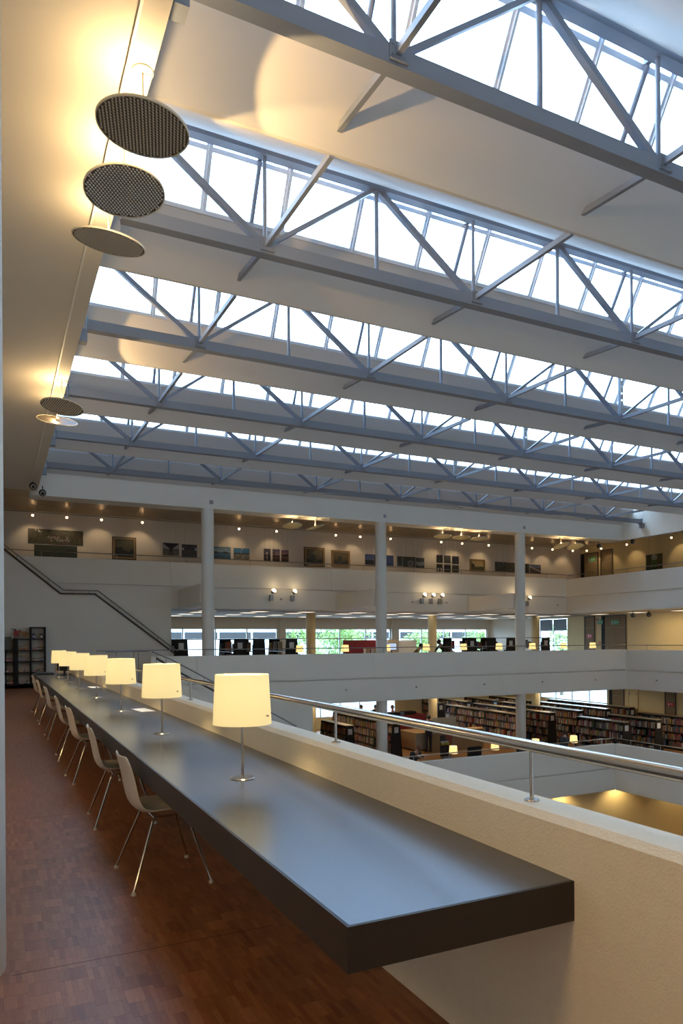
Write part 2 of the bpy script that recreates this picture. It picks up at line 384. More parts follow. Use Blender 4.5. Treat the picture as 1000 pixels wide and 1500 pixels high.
# stair down in front of the middle gallery edge
SD = [(4.5, .62), (9.87, -2.35), (9.87, -3.58), (4.5, -3.58)]
struct('stair_lower_wall', MB().prism([(x, 0, z) for x, z in [(4.5, 0), (5.0, .60-.28), (9.9, -2.2), (9.9, -7.1), (4.5, -7.1)]], (0, 22.40, 0), (0, .10, 0)), WALL)
struct('wall_under_gallery', MB().box(1.76, 10.45, 23.86, 24.0, -3.58, -.84), WALL)
for i in range(12):
    struct('stair_step', MB().box(5.0+.3*i, 5.32+.3*i, 22.5, 23.8, -.35-.17*i, -.17-.17*i), WALL)

# ================================================================== ROOF: baffles, skylights, trusses
BP = [(.57, 7.38), (1.27, 6.775), (1.30, 6.752), (1.34, 6.75), (1.38, 6.77), (3.33, 8.06), (3.33, 8.42), (2.9, 8.42), (.62, 7.50)]
for i, yb in enumerate(BAY):
    poly = BP if i < 7 else [(.57, 7.38), (1.19, 6.80), (1.19, 8.4), (1.0, 8.42)]
    struct('roof_baffle', MB().prism([(0, y, z) for y, z in poly], (XL, yb, 0), (XR-XL, 0, 0)), BAFF)
    if i == 0: struct('roof_baffle', MB().box(XL, XR, -4.7, yb-.1, 8.06, 8.4), BAFF)
    struct('roof_cap', MB().box(XL, XR, yb-.12, yb+.06, 8.34, 8.42), FRAME)
    w_ = sgroup('window_%d' % (i+1)); w_['label'] = 'sloping rooflight glazing between two baffles'
    b0, b1 = Vector((0, yb+.565, 7.39)), Vector((0, yb+.02, 8.33)); dv = b1-b0; nrm = Vector((0, dv.z, -dv.y)).normalized()
    def at(t): return b0+dv*t
    obj('bottom_rail', MB().bar(at(.02)+Vector((XL, 0, 0)), at(.02)+Vector((XR, 0, 0)), .07, .05, dv.normalized()), FRAME, w_)
    obj('top_rail', MB().bar(at(.70)+Vector((XL, 0, 0)), at(.70)+Vector((XR, 0, 0)), .05, .06, dv.normalized()), FRAME, w_)
    obj('head_rail', MB().bar(at(.985)+Vector((XL, 0, 0)), at(.985)+Vector((XR, 0, 0)), .07, .05, dv.normalized()), FRAME, w_)
    a, b = at(0), at(1)
    bars = MB().bar(a-Vector((0, 0, 0)), b, .085, .03, nrm).bar(a-nrm*.03, b-nrm*.03, .03, .05, nrm).mesh('glazing_bar', FRAME)
    L = MOD/3
    pl = MB().add([a+nrm*.03+Vector((.03, 0, 0)), a+nrm*.03+Vector((L-.03, 0, 0)), b+nrm*.03+Vector((L-.03, 0, 0)), b+nrm*.03+Vector((.03, 0, 0)),
                   a+nrm*.042+Vector((.03, 0, 0)), a+nrm*.042+Vector((L-.03, 0, 0)), b+nrm*.042+Vector((L-.03, 0, 0)), b+nrm*.042+Vector((.03, 0, 0))],
                  [(0, 1, 2, 3), (7, 6, 5, 4), (0, 4, 5, 1), (1, 5, 6, 2), (2, 6, 7, 3), (3, 7, 4, 0)]).mesh('pane', SKYGLASS)
    for k in range(22):
        x = 1.45+L*k
        if x < XR: obj('glazing_bar', bars, None, w_, loc=(x, 0, 0))
        if x+L < XR+.3: obj('pane', pl, None, w_, loc=(x, 0, 0))
    stay = MB().tube([at(.04)-nrm*.06, at(.72)-nrm*.06], .032, 8).box(-.03, .03, at(.72).y-.09, at(.72).y-.02, at(.72).z-.02, at(.72).z+.06).mesh('glazing_stay', STEEL)
    for k in range(7): obj('glazing_stay', stay, None, w_, loc=(3.28+MOD*k, 0, 0))

ZB, ZT = 6.775, 8.09
TN = ['nearest of the six roof trusses, crossing the upper right corner', 'second roof truss, its left end behind the near pendant discs', 'third roof truss counted from the camera', 'fourth roof truss counted from the camera', 'fifth roof truss, second from the far wall', 'farthest roof truss, just before the white end beam']
nodeB = [3.30+MOD*k for k in range(7)]; nodeT = [1.58+MOD*k for k in range(8)]
def mk_truss():
    t = thing('roof_truss', '', 'truss', (0, BAY[2], 0), group='blue-grey steel trusses under the rooflights')
    obj('bottom_chord', MB().box(1.42, 26.15, -.075, .075, ZB-.085, ZB+.085), STEEL, t)
    obj('top_chord', MB().box(1.25, 26.25, -.07, .07, ZT-.06, ZT+.06), STEEL, t)
    for x in (1.40, 26.15):
        s = -1 if x < 5 else 1
        e = MB().box(x-.012, x+.012, -.12, .12, ZB-.13, ZB+.12).box(min(x, x+s*.16), max(x, x+s*.16), -.09, .09, ZB-.30, ZB-.09)
        obj('end_bracket', e, STEEL, t)
    pn = MB().tube([(0, 0, ZB+.08), (0, 0, ZT-.05)], .028, 10).mesh('post', STEEL)
    for x in nodeB: obj('post', pn, None, t, loc=(x, 0, 0), smooth=0)
    pm = MB().tube([(0, 0, ZB+.08), (0, 0, ZT-.05)], .032, 10).mesh('post', STEEL)
    for x in nodeT[1:7]: obj('post', pm, None, t, loc=(x, 0, 0))
    dl = MB().bar((-1.70, 0, ZT-.03), (-.06, 0, ZB+.08), .08, .075, (0, 1, 0)).mesh('diagonal', STEEL)
    dr = MB().bar((1.70, 0, ZT-.03), (.06, 0, ZB+.08), .055, .055, (0, 1, 0)).mesh('diagonal', STEEL)
    for x in nodeB: obj('diagonal', dl, None, t, loc=(x, 0, 0)); obj('diagonal', dr, None, t, loc=(x, 0, 0))
    gus = MB().box(-.09, .10, -.085, -.075, ZB-.05, ZB+.13).box(-.09, .10, -.11, -.075, ZB-.06, ZB-.048)
    for bx in (-.06, .07):
        for bz in (ZB, ZB+.09): gus.tube([(bx, -.085, bz), (bx, -.095, bz)], .008, 6)
    gm = gus.mesh('gusset_plate', STEEL)
    tie = MB().bar((0, -2.11, ZB-.01), (0, -.08, ZB+.04), .055, .075).bar((0, .08, ZB+.045), (0, 1.16, ZB+.145), .055, .075).mesh('tie_strut', STEEL)
    for x in nodeB: obj('gusset_plate', gm, None, t, loc=(x, 0, 0)); obj('tie_strut', tie, None, t, loc=(x, 0, 0))
    return t
T0 = mk_truss(); T0['label'] = TN[0]
trusses = [T0]
for i in range(1, 6): trusses.append(dup(T0, (0, BAY[2+i], 0), TN[i]))
# perforated strap beside one node of three trusses
ps = MB()
for k in range(7):
    z0 = ZB+.12+k*.165; ps.box(-.055, -.018, -.10, -.094, z0, z0+.165); ps.box(.018, .055, -.10, -.094, z0, z0+.165); ps.box(-.018, .018, -.10, -.094, z0+.04, z0+.125+.04)
psm = ps.mesh('perforated_strap', mat('galvanised_steel', (.5, .53, .56), .4, .5))
for i in (2, 3, 4): obj('perforated_strap', psm, None, trusses[i], loc=(13.60, 0, 0))
# ventilation duct mouth at the right end wall above the beam
dm = MB(); dm.tube([(24.95, YF-.02, 7.25), (24.95, YF+.045, 7.25)], .42, 28)
dv_ = thing('duct_cover', 'round blue-grey duct cover on the white end wall beside the last truss end', 'duct', (0, 0, 0))
obj('disc', dm, STEEL, dv_, smooth=True)
obj('rim', MB().lathe([(.42, 0), (.44, .01), (.44, .05), (.42, .06)], (0, 0, 0), 28), FRAME, dv_, loc=(24.95, YF-.0, 7.25), rot=(PI/2, 0, 0))

# ================================================================== DESK, LAMPS, CHAIRS
desk = thing('desk', 'long dark floating desk with thick edge fixed along the parapet', 'desk', (1.2, 10, .76))
obj('top_surface', MB().box(.822-1.2, 1.586-1.2, 1.648-10, 18.25-10, -.004, 0), DESK, desk)
obj('front_edge', MB().box(.812-1.2, .822-1.2, 1.638-10, 18.25-10, -.122, -.0005), DESKE, desk)
obj('end_panel', MB().box(.822-1.2, 1.586-1.2, 1.638-10, 1.648-10, -.122, -.0005), DESKE, desk)
obj('underside', MB().box(.822-1.2, 1.586-1.2, 1.648-10, 18.25-10, -.122, -.112), DESKE, desk)
bk = MB().prism([(0, 0, -.10), (-.55, 0, -.122), (-.55, 0, -.15), (0, 0, -.42)], (0, 0, 0), (0, .05, 0)).mesh('bracket', mat('bracket_grey', (.4, .38, .35), .5))
for k in range(6): obj('bracket', bk, None, desk, loc=(.386, -7.0+2.9*k, 0))

SHADE = bpy.data.materials.new('lampshade_fabric'); SHADE.use_nodes = True
nt = SHADE.node_tree; nt.nodes.clear(); o_ = nt.nodes.new('ShaderNodeOutputMaterial'); ad = nt.nodes.new('ShaderNodeAddShader'); mx = nt.nodes.new('ShaderNodeMixShader')
df = nt.nodes.new('ShaderNodeBsdfDiffuse'); df.inputs[0].default_value = (.80, .74, .60, 1); tr = nt.nodes.new('ShaderNodeBsdfTranslucent'); tr.inputs[0].default_value = (.86, .78, .56, 1)
em = nt.nodes.new('ShaderNodeEmission'); em.inputs[0].default_value = (1, .86, .44, 1); em.inputs[1].default_value = .34
mx.inputs[0].default_value = .55
nt.links.new(df.outputs[0], mx.inputs[1]); nt.links.new(tr.outputs[0], mx.inputs[2]); nt.links.new(mx.outputs[0], ad.inputs[0]); nt.links.new(em.outputs[0], ad.inputs[1]); nt.links.new(ad.outputs[0], o_.inputs[0])

def table_lamp(loc, label, group, power=5.0):
    t = thing('table_lamp', label, 'lamp', loc, group=group)
    obj('base', MB().lathe([(0, .008), (.062, .008), (.066, .005), (.066, 0), (0, 0)], n=32), INOX, t, smooth=True)
    obj('stem', MB().tube([(0, 0, .007), (0, 0, .42)], .0075, 14), INOX, t, smooth=True)
    sh = obj('shade', MB().lathe([(.143, .560), (.157, .295), (.1545, .295), (.1405, .560), (.143, .560)], n=48), SHADE, t, smooth=True)
    m = MB()
    for a in (-.95, PI-1.15, 1.2): m.tube([(.15*math.cos(a), .15*math.sin(a), .345), (.166*math.cos(a), .166*math.sin(a), .345)], .0045, 8).sphere((.166*math.cos(a), .166*math.sin(a), .345), .006, 8)
    obj('screw', m, INOX, sh)
    m = MB()
    for a in (0, 2.09, 4.19): m.tube([(0, 0, .33), (.15*math.cos(a), .15*math.sin(a), .345)], .002, 5)
    obj('spider', m, INOX, sh)
    obj('bulb', MB().sphere((0, 0, .44), .022, 12, (1, 1, 1.3)), mat('bulb_glass', (1, 1, 1), emit=(1, .8, .5), estr=4), t, smooth=True)
    return t
LL = ['nearest lit table lamp on the long desk, largest of the seven', 'second lit table lamp along the desk from the camera', 'third lit table lamp along the desk from the camera', 'fourth lit table lamp, in the middle of the row of seven', 'fifth lit table lamp along the desk from the camera', 'sixth lit table lamp, second from the far end of the desk', 'farthest lit table lamp, at the far end of the long desk']
G = 'lit table lamps on the long desk'
l0 = table_lamp((1.19, 3.66, .76), LL[0], G)
for k in range(7):
    y = 3.66+2.075*k
    if k: dup(l0, (1.193+.003*k, y, .76), LL[k])
    light('lamp_bulb', 'POINT', (1.193+.003*k, y, .76+.44), 21, color=(1, .74, .36), size=.03)

# chairs
def chair_shell():
    # profile (x forward, z up), half-width, dish depth
    P = [(.235, .425, .185, .0), (.20, .445, .20, .008), (.10, .448, .212, .022), (0, .440, .218, .032), (-.09, .432, .218, .036), (-.150, .440, .215, .036), (-.192, .475, .210, .036), (-.213, .53, .205, .034), (-.225, .60, .200, .032), (-.238, .67, .196, .030), (-.253, .74, .190, .026), (-.266, .785, .178, .022), (-.270, .798, .150, .018)]
    n = 12; m = MB(); V = []
    for i, (x, z, hw, dp) in enumerate(P):
        a = P[max(i-1, 0)]; b = P[min(i+1, len(P)-1)]; t = Vector((b[0]-a[0], b[1]-a[1])).normalized()
        nx_, nz = (-t.y, t.x)   # normal pointing to the sitter side
        if nz < 0 and i < 5: nx_, nz = -nx_, -nz
        if i >= 5: nx_, nz = (abs(nx_), abs(nz))
        for k in range(n+1):
            s = -1+2*k/n; c = abs(s)**2.6*dp
            V.append((x+nx_*c, s*hw, z+nz*c))
    F = [(i*(n+1)+k, i*(n+1)+k+1, (i+1)*(n+1)+k+1, (i+1)*(n+1)+k) for i in range(len(P)-1) for k in range(n)]
    m.add(V, F); me = m.mesh('shell', SHELL, True); return me
def make_chair(label):
    t = thing('shell_chair', label, 'chair', (0, 0, 0), group='beige shell chairs pushed under the long desk')
    s = obj('shell', chair_shell(), None, t)
    sd = s.modifiers.new('s', 'SOLIDIFY'); sd.thickness = .010; sd.offset = 0; sb = s.modifiers.new('b', 'SUBSURF'); sb.levels = 1; sb.render_levels = 1
    fr = MB().tube([(.10, -.16, .405), (.10, .16, .405)], .009, 8).tube([(-.07, -.16, .400), (-.07, .16, .400)], .009, 8).tube([(-.07, -.09, .40), (.10, -.09, .405)], .008, 8).tube([(-.07, .09, .40), (.10, .09, .405)], .008, 8)
    obj('under_frame', fr, CHROME, t, smooth=True)
    for (fx, fy) in ((-.235, -.29), (-.235, .29), (.235, -.29), (.235, .29)):
        tx = -.07 if fx < 0 else .10; sy = -1 if fy < 0 else 1
        lg = obj('leg', MB().tube([(tx, sy*.12, .402), (tx+(.02 if fx > 0 else -.02), sy*.165, .398), (tx+(.03 if fx > 0 else -.035), sy*.185, .37), (fx, fy, .012)], .0085, 10), CHROME, t, smooth=True)
        obj('foot_glide', MB().lathe([(0, .02), (.010, .02), (.016, .006), (.016, 0), (0, 0)], (fx, fy, 0), 12), mat('glide_plastic', (.55, .50, .42), .5), lg, smooth=True)
    return t
CL = ['nearest beige shell chair, drawn up to the long desk', 'second beige shell chair along the desk from the camera', 'third beige shell chair along the desk from the camera', 'fourth beige shell chair, in the middle of the row', 'fifth beige shell chair along the desk from the camera', 'sixth beige shell chair, last but one at the desk', 'farthest beige shell chair, near the bookshelf end of the desk']
ch0 = make_chair(CL[0])
CY = [4.60, 6.22, 8.22, 9.85, 12.1, 14.35, 16.3]; CR = [.02, -.03, .05, -.02, .03, 0, .04]
for k in range(7):
    if k == 0: ch0.location = (.955, CY[0], 0); ch0.rotation_euler = (0, 0, CR[0])
    else: dup(ch0, (.95, CY[k], 0), CL[k], CR[k])
# notices on the desk, laptop and dark telephone at the far end
for (x, y, l) in ((1.43, 7.82, 'white notice card on the desk between the second and third lamps'), (1.45, 12.15, 'white notice card on the desk beyond the fourth lamp')):
    tag(obj('notice_card', MB().box(-.075, .075, -.20, .20, 0, .0015), PAPER, loc=(x, y, .7605), rot=(0, 0, .1)), l, 'card', 'notice cards on the desk')
t = thing('laptop', 'black laptop lying nearly closed at the far end of the long desk', 'laptop', (1.02, 17.60, .76))
obj('keyboard_deck', MB().box(-.18, .18, -.13, .13, 0, .02), BLACK, t); obj('screen', MB().prism([(0, -.13, 0), (0, -.13, .008), (0, .12, .03), (0, .12, .022)], (-.18, 0, .022), (.36, 0, 0)), BLACKM, t)
t = thing('monitor', 'small black monitor seen edge-on at the far end of the desk', 'monitor', (1.40, 17.1, .76), rz=-.9)
obj('foot', MB().box(-.12, .12, -.09, .09, 0, .012), BLACKM, t); obj('stand', MB().box(-.02, .02, -.015, .015, .012, .16), BLACKM, t); obj('screen', MB().box(-.2, .2, -.035, -.015, .09, .36), BLACK, t)

# ================================================================== HANDRAILS
hr = thing('handrail', 'round brushed steel handrail on posts along the near parapet', 'handrail', (1.675, 0, ZP))
obj('rail', MB().tube([(0, -4.0, .190), (0, 21.9, .190)], .0205, 24), INOX, hr, smooth=True)
pm_ = MB().tube([(0, 0, 0), (0, 0, .172)], .0075, 14).lathe([(0, .006), (.024, .006), (.026, .003), (.026, 0), (0, 0)], n=24).mesh('post', INOX, True)
for y in (-1.2, .35, 1.93, 3.51, 5.10, 6.73, 8.35, 9.97, 11.6, 13.2, 14.8, 16.5, 18.1, 19.7, 21.3): obj('post', pm_, None, hr, loc=(0, y, 0))
def rail_run(name, label, pts, r, zb, step, mat_=DARKINOX, off=None):
    t = thing(name, label, 'handrail', pts[0]); o = Vector(pts[0])
    obj('rail', MB().tube([Vector(p)-o for p in pts], r, 10), mat_, t, smooth=True)
    for a, b in zip(pts, pts[1:]):
        a, b = Vector(a), Vector(b); L = (b-a).length; n = max(1, int(L/step))
        for k in range(n):
            q = a+(b-a)*((k+.5)/n)-o; obj('post', MB().tube([q, q-Vector((0, 0, zb))], .010, 6), mat_, t)
    return t
rail_run('handrail', 'thin steel handrail above the upper gallery parapet on the far side', [(.2, 27.68, 4.79), (26.38, 27.68, 4.79)], .018, .21, 2.4)
rail_run('handrail', 'thin steel handrail above the upper parapet along the right side', [(26.38, 27.60, 4.74), (26.38, -3, 4.74)], .018, .19, 2.4)
rail_run('handrail', 'thin steel handrail above the middle gallery parapet on the far side', [(2.9, 23.88, 1.21), (26.38, 23.88, 1.21)], .018, .21, 2.2)
rail_run('handrail', 'thin steel handrail above the middle parapet along the right side', [(26.38, 23.80, 1.19), (26.38, -3, 1.19)], .018, .21, 2.2)
rail_run('handrail', 'steel handrail above the lowest gallery parapet, far run', [(9.0, 20.28, -2.40), (21.8, 20.28, -2.40)], .02, .20, 1.3, INOX)
rail_run('handrail', 'steel handrail above the lowest gallery parapet, right run', [(21.8, 20.20, -2.40), (21.8, 4, -2.40)], .02, .20, 1.3, INOX)
def stair_rail(label, pts, cap, y, zoff):
    t = thing('stair_handrail', label, 'handrail', (pts[0][0], y, pts[0][1])); o = Vector((pts[0][0], y, pts[0][1]))
    obj('rail', MB().tube([Vector((x, y, z))-o for x, z in pts], .022, 10), DARKINOX, t, smooth=True)
    obj('cap_rail', MB().tube([Vector((x, y, z))-o for x, z in cap], .034, 10), mat('cap_dark', (.07, .065, .06), .4), t, smooth=True)
    for (a, b) in zip(pts, pts[1:]):
        for f in (.25, .75):
            q = Vector((a[0]+(b[0]-a[0])*f, y, a[1]+(b[1]-a[1])*f))-o
            obj('post', MB().tube([q, q-Vector((0.02, 0, zoff))], .010, 6), DARKINOX, t)
    return t
stair_rail('dark stair handrail running down the far white wall at left', [(.2, 4.97), (2.22, 3.37), (3.40, 3.38), (6.3, 1.12)], [(.2, 4.82), (2.12, 3.24), (3.30, 3.25), (6.2, 1.03)], 27.33, .15)
stair_rail('dark stair handrail sloping down in front of the middle gallery', [(4.37, 1.19), (4.96, .93), (9.2, -1.42)], [(4.5, .98), (5.22, .52), (9.2, -1.72)], 22.38, .3)
rail_run('handrail', 'short level handrail at the stair head beyond the desk', [(3.0, 22.44, 1.20), (4.3, 22.44, 1.20)], .018, 1.2, .6)

# ================================================================== PENDANT REFLECTOR DISCS
DISCM = mat('reflector_disc', (.07, .055, .04), .5)
RIMM = mat('disc_rim', (.75, .70, .55), .4)
def disc_mesh(R, dense=True, ang=.6, metal=None):
    m = MB(); m.lathe([(0, .004), (R-.004, .004), (R-.004, -.002), (0, -.002)], n=56)
    return m
def dots(R, pitch, h, ang):
    m = MB(); n = int(2*R/pitch)+2; c, s = math.cos(ang), math.sin(ang)
    for i in range(-n, n+1):
        for j in range(-n, n+1):
            x = (i+.5*(j % 2))*pitch; y = j*pitch*.82
            if x*x+y*y > (R-pitch*.55)**2: continue
            X, Y = x*c-y*s, x*s+y*c; r = pitch*.33
            m.add([(X-r, Y-r*.6, -.002), (X+r, Y-r*.6, -.002), (X+r, Y+r*.6, -.002), (X-r, Y+r*.6, -.002), (X-r*.5, Y, -.002-h), (X+r*.6, Y, -.002-h*.9)], [(0, 1, 5, 4), (1, 2, 5), (2, 3, 4, 5), (3, 0, 4)])
    return m
KNOB = mat('disc_stud', (.62, .56, .46), .30, .35)
def disc(label, loc, zt, n, R, group, pitch=.034, power=8, tone=None):
    tone = tone or DISCM
    """loc: disc centre, zt: ceiling height, n: normal of the tilted disc"""
    t = thing('pendant_reflector', label, 'pendant lamp', (loc[0], loc[1], zt), group=group)
    q = Vector((n[0], n[1], 1)).normalized().to_track_quat('Z', 'Y').to_euler()
    dz = loc[2]-zt
    d = obj('disc', disc_mesh(R), tone, t, loc=(0, 0, dz), rot=q)
    if tone is DISCM: obj('stud', dots(R, pitch, .014, .5+random.random()*.2), KNOB, d)
    obj('rim', MB().lathe([(R-.006, .010), (R+.004, .008), (R+.004, -.010), (R-.006, -.012), (R-.006, .010)], n=56), RIMM, t, True, loc=(0, 0, dz), rot=q)
    obj('rod', MB().tube([(0, 0, 0), (0, 0, dz)], .007, 8), RIMM, t)
    obj('ceiling_plate', MB().lathe([(0, -.012), (.085, -.012), (.09, -.004), (.09, 0), (0, 0)], n=28), RIMM, t, smooth=True)
    obj('lamp_holder', MB().lathe([(0, .05), (.03, .05), (.035, .012), (0, .012)], n=14), RIMM, t, loc=(0, 0, dz), rot=q)
    light('pendant_bulb', 'POINT', (loc[0]-.03, loc[1], loc[2]+.13), power*.65, color=(1, .68, .33), size=.02)
    return t
g = 'pendant reflector discs over the walkway'
disc('nearest tilted pendant disc, darkest and largest of the near three', (1.118, 5.96, 5.736), 6.20, (.061, -.060), .371, g, power=60)
disc('middle disc of the three near tilted pendant reflectors', (1.127, 6.94, 5.774), 6.20, (-.032, .085), .369, g, power=60)
disc('flat grey-looking pendant disc, third from the camera', (1.123, 7.94, 5.800), 6.20, (.077, -.206), .376, g, power=35)
disc('brown pendant disc further along the walkway ceiling, fourth in line', (1.105, 13.67, 5.735), 6.20, (.103, .086), .367, g, .04, power=55)
disc('farthest pendant disc over the walkway, pale and nearly edge-on', (1.09, 14.6, 5.75), 6.20, (.046, -.532), .367, g, .05, power=20)
PALE = bpy.data.materials.new('pale_disc'); PALE.use_nodes = True; nt = PALE.node_tree; nt.nodes.clear(); o_ = nt.nodes.new('ShaderNodeOutputMaterial'); mx = nt.nodes.new('ShaderNodeMixShader')
df = nt.nodes.new('ShaderNodeBsdfDiffuse'); df.inputs[0].default_value = (.70, .64, .48, 1); tr = nt.nodes.new('ShaderNodeBsdfTranslucent'); tr.inputs[0].default_value = (.85, .78, .55, 1); mx.inputs[0].default_value = .55
nt.links.new(df.outputs[0], mx.inputs[1]); nt.links.new(tr.outputs[0], mx.inputs[2]); nt.links.new(mx.outputs[0], o_.inputs[0])
g = 'pale pendant discs under the far beam'
for k, (x, l, nn) in enumerate(((9.9, 'left one of the two pale pendant discs between the first and second far columns', (0, .17)), (10.82, 'right one of the two pale pendant discs between the first and second far columns, tilted', (-.25, .08)),
        (16.55, 'left one of three pale pendant discs between the second and third far columns', (.05, .09)), (17.47, 'middle one of three pale pendant discs between the second and third far columns', (.05, .09)), (18.38, 'right one of three pale pendant discs beside the third far column', (0, .06)),
        (22.92, 'left one of two pale pendant discs right of the third far column', (-.10, .33)), (23.77, 'right one of two pale pendant discs near the gallery doors', (.05, .33)))):
    disc(l, (x, 24.36, 5.75 if k < 5 else 5.70), 6.08, nn, .36, g, .06, power=14, tone=PALE)
# ================================================================== TRACK SPOTS, FLOODS, CEILING LIGHTS
TRK = MB().box(.0, 29.5, 29.48, 29.52, 6.46, 6.50)
for _x in range(0, 30, 3): TRK.box(_x+.1, _x+.12, 29.49, 29.51, 6.50, 6.648)
tr_ = tag(obj('lighting_track', TRK, mat('track_grey', (.35, .30, .24), .4)), 'thin lighting track along the upper far gallery ceiling', 'track')
sp = MB().tube([(0, 0, .10), (0, 0, .04)], .006, 6).tube([(0, 0, .05), (0, 0, .0)], [.02, .035], 10)
spm = sp.mesh('housing', GREYB, True); blm = MB().sphere((0, 0, -.012), .045, 10).mesh('bulb', BULB, True)
XS = [1.31, 2.53, 3.82, 5.41, 9.50, 11.23, 14.14, 15.41, 17.05, 19.95, 21.21, 22.87, 25.73, 27.15, 28.6]
WHERE = ['above the long forest picture, first from the left', 'above the long forest picture, second from the left', 'third from the left, before the framed landscape', 'just right of the framed landscape', 'first to the right of the first far column', 'second to the right of the first far column', 'above the pair of framed paintings', 'left of the second far column', 'right of the second far column', 'left end above the grid of six pictures', 'above the grid of six pictures', 'above the small framed landscape', 'first right of the third far column', 'second right of the third far column', 'third right of the third far column']
for x, wh in zip(XS, WHERE):
    t = thing('track_spotlight', 'small glowing track spotlight '+wh, 'spotlight', (x, 29.5, 6.36), group='track spotlights of the upper gallery')
    obj('housing', spm, None, t); obj('bulb', blm, None, t)
    light('spot_bulb', 'SPOT', (x, 29.5, 6.30), 22, spot=1.5, size=.03, aim=(x, 30.3, 5.3))
for k, (y, wh) in enumerate(((29.17, 'beside the upper door with the exit sign'), (28.14, 'above the narrow upper door'), (26.42, 'between the upper door and the forest picture'), (23.73, 'near the forest picture at the right edge'))):
    t = thing('track_spotlight', 'small glowing spotlight '+wh, 'spotlight', (29.3, y, 6.36), group='spotlights of the upper right gallery')
    obj('housing', spm, None, t, loc=(0, 0, 0)); obj('bulb', blm, None, t); obj('drop_rod', MB().tube([(0, 0, .09), (0, 0, .29)], .006, 6), GREYB, t)
    light('spot_bulb', 'SPOT', (29.3, y, 6.30), 22, spot=1.5, size=.03, aim=(30, y, 5.3))
# floodlights on the upper gallery edge
FX = [10.23, 11.16, 17.54, 18.02, 18.51, 22.75, 23.66]
FL = ['left floodlight of the pair right of the first far column', 'right floodlight of the pair right of the first far column', 'left floodlight of the trio right of the second far column', 'middle floodlight of the trio right of the second far column', 'right floodlight of the trio right of the second far column', 'floodlight just right of the third far column', 'floodlight nearest the right end of the far gallery edge']
for k, x in enumerate(FX):
    t = thing('floodlight', FL[k], 'floodlight', (x, 27.6, 3.40), group='grey floodlights on the upper gallery edge')
    obj('ballast_box', MB().cbox(-.07, .07, -.14, 0, -.25, .0, .01), GREYB, t)
    obj('arm', MB().tube([(0, -.08, .0), (.03*(k % 3-1), -.16, .08)], .012, 8), GREYB, t)
    obj('head', MB().tube([(.02, -.14, .06), (.06, -.24, .16)], [.06, .11], 14, cap=False), GREYB, t, smooth=True)
    obj('lens', MB().sphere((.055, -.23, .155), .095, 12, (1, .5, .8)), FLOOD, t, smooth=True)
    light('flood_bulb', 'POINT', (x+.1, 27.22, 3.72), 3, size=.05)
# ceiling spots at beam corners (round black heads)
for (x, y, z, l, gg) in ((1.02, 22.6, 6.10, 'left one of two black spotlights at the far left ceiling corner', 0), (1.32, 23.4, 6.08, 'right one of two black spotlights at the far left ceiling corner', 0),
                     (26.5, 25.6, 6.05, 'left black spotlight under the right beam corner', 1), (26.55, 23.6, 6.02, 'right black spotlight under the right beam corner', 1),
                     (27.0, 24.0, 2.62, 'left one of the two black spotlights under the right upper gallery', 2), (27.0, 23.1, 2.62, 'right one of the two black spotlights under the right upper gallery', 2)):
    t = thing('ceiling_spotlight', l, 'spotlight', (x, y, z))
    obj('mount', MB().tube([(0, 0, .18), (0, 0, .02)], .015, 8), BLACKM, t); obj('head', MB().sphere((0, 0, -.03), .11, 14), BLACKM, t, smooth=True)
    obj('lens', MB().lathe([(0, 0), (.07, 0), (.07, .02)], n=16), mat('lens_grey', (.5, .5, .5), .2), t, loc=(0, -.09, -.06), rot=(PI/2+.4, 0, 0))
# recessed lights of the middle ceiling
XC = [8.0, 10.3, 12.5, 15.1, 17.7, 20.0, 22.7, 25.2, 27.5]; YC = [28.35, 30.7, 33.0, 35.3]
mc_f = MB().box(-.34, .34, -.34, .34, -.012, 0).mesh('frame', mat('light_frame', (.6, .58, .52), .5)); mc_d = MB().box(-.31, .31, -.31, .31, -.018, -.011).mesh('diffuser', PANELLIGHT)
rows = ['in row nearest atrium', 'in second row back', 'in third row back', 'in row nearest windows']
for i, x in enumerate(XC):
    for j, y in enumerate(YC):
        yy = y if j else 28.95+.25
        t = thing('ceiling_light', 'square far-gallery ceiling light, %s from the left %s' % ('first' if i == 0 else ORD[i], rows[j]), 'ceiling light', (x, yy, 2.78), group='square ceiling lights of the middle gallery')
        obj('frame', mc_f, None, t); obj('diffuser', mc_d, None, t)
for i, (x, y) in enumerate(((28.3, 27.3), (28.3, 24.9), (28.4, 22.5), (28.4, 20.1), (28.4, 17.7))):
    t = thing('ceiling_light', 'square ceiling light over the right middle gallery, %s from the far corner' % ('first' if i == 0 else ORD[i]), 'ceiling light', (x, y, 2.78), group='square ceiling lights of the right middle gallery')
    obj('frame', mc_f, None, t); obj('diffuser', mc_d, None, t)
# warm wall lights of the walkway, on the left wall
for y in (-2.2, 1.4, 7.5, 13.5, 19.5): light('walkway_lamp', 'AREA', (-1.52, y, 2.5), 23, color=(1, .62, .25), size=.5, aim=(2, y+.3, .9))
for y in (-1.75, -.8, .2): light('pendant_bulb', 'POINT', (1.09, y, 5.87), 30, color=(1, .68, .33), size=.02)
for (a, b, pw) in (((1.26, 6.02, 5.88), (3.5, 6.3, 6.85), 190), ((1.26, 6.9, 5.92), (3.3, 7.6, 6.85), 120), ((1.26, 13.6, 5.90), (3.0, 13.0, 6.9), 150)):
    light('pendant_spill', 'SPOT', a, pw*1.25, color=(1, .64, .27), size=.015, spot=.95, aim=b)
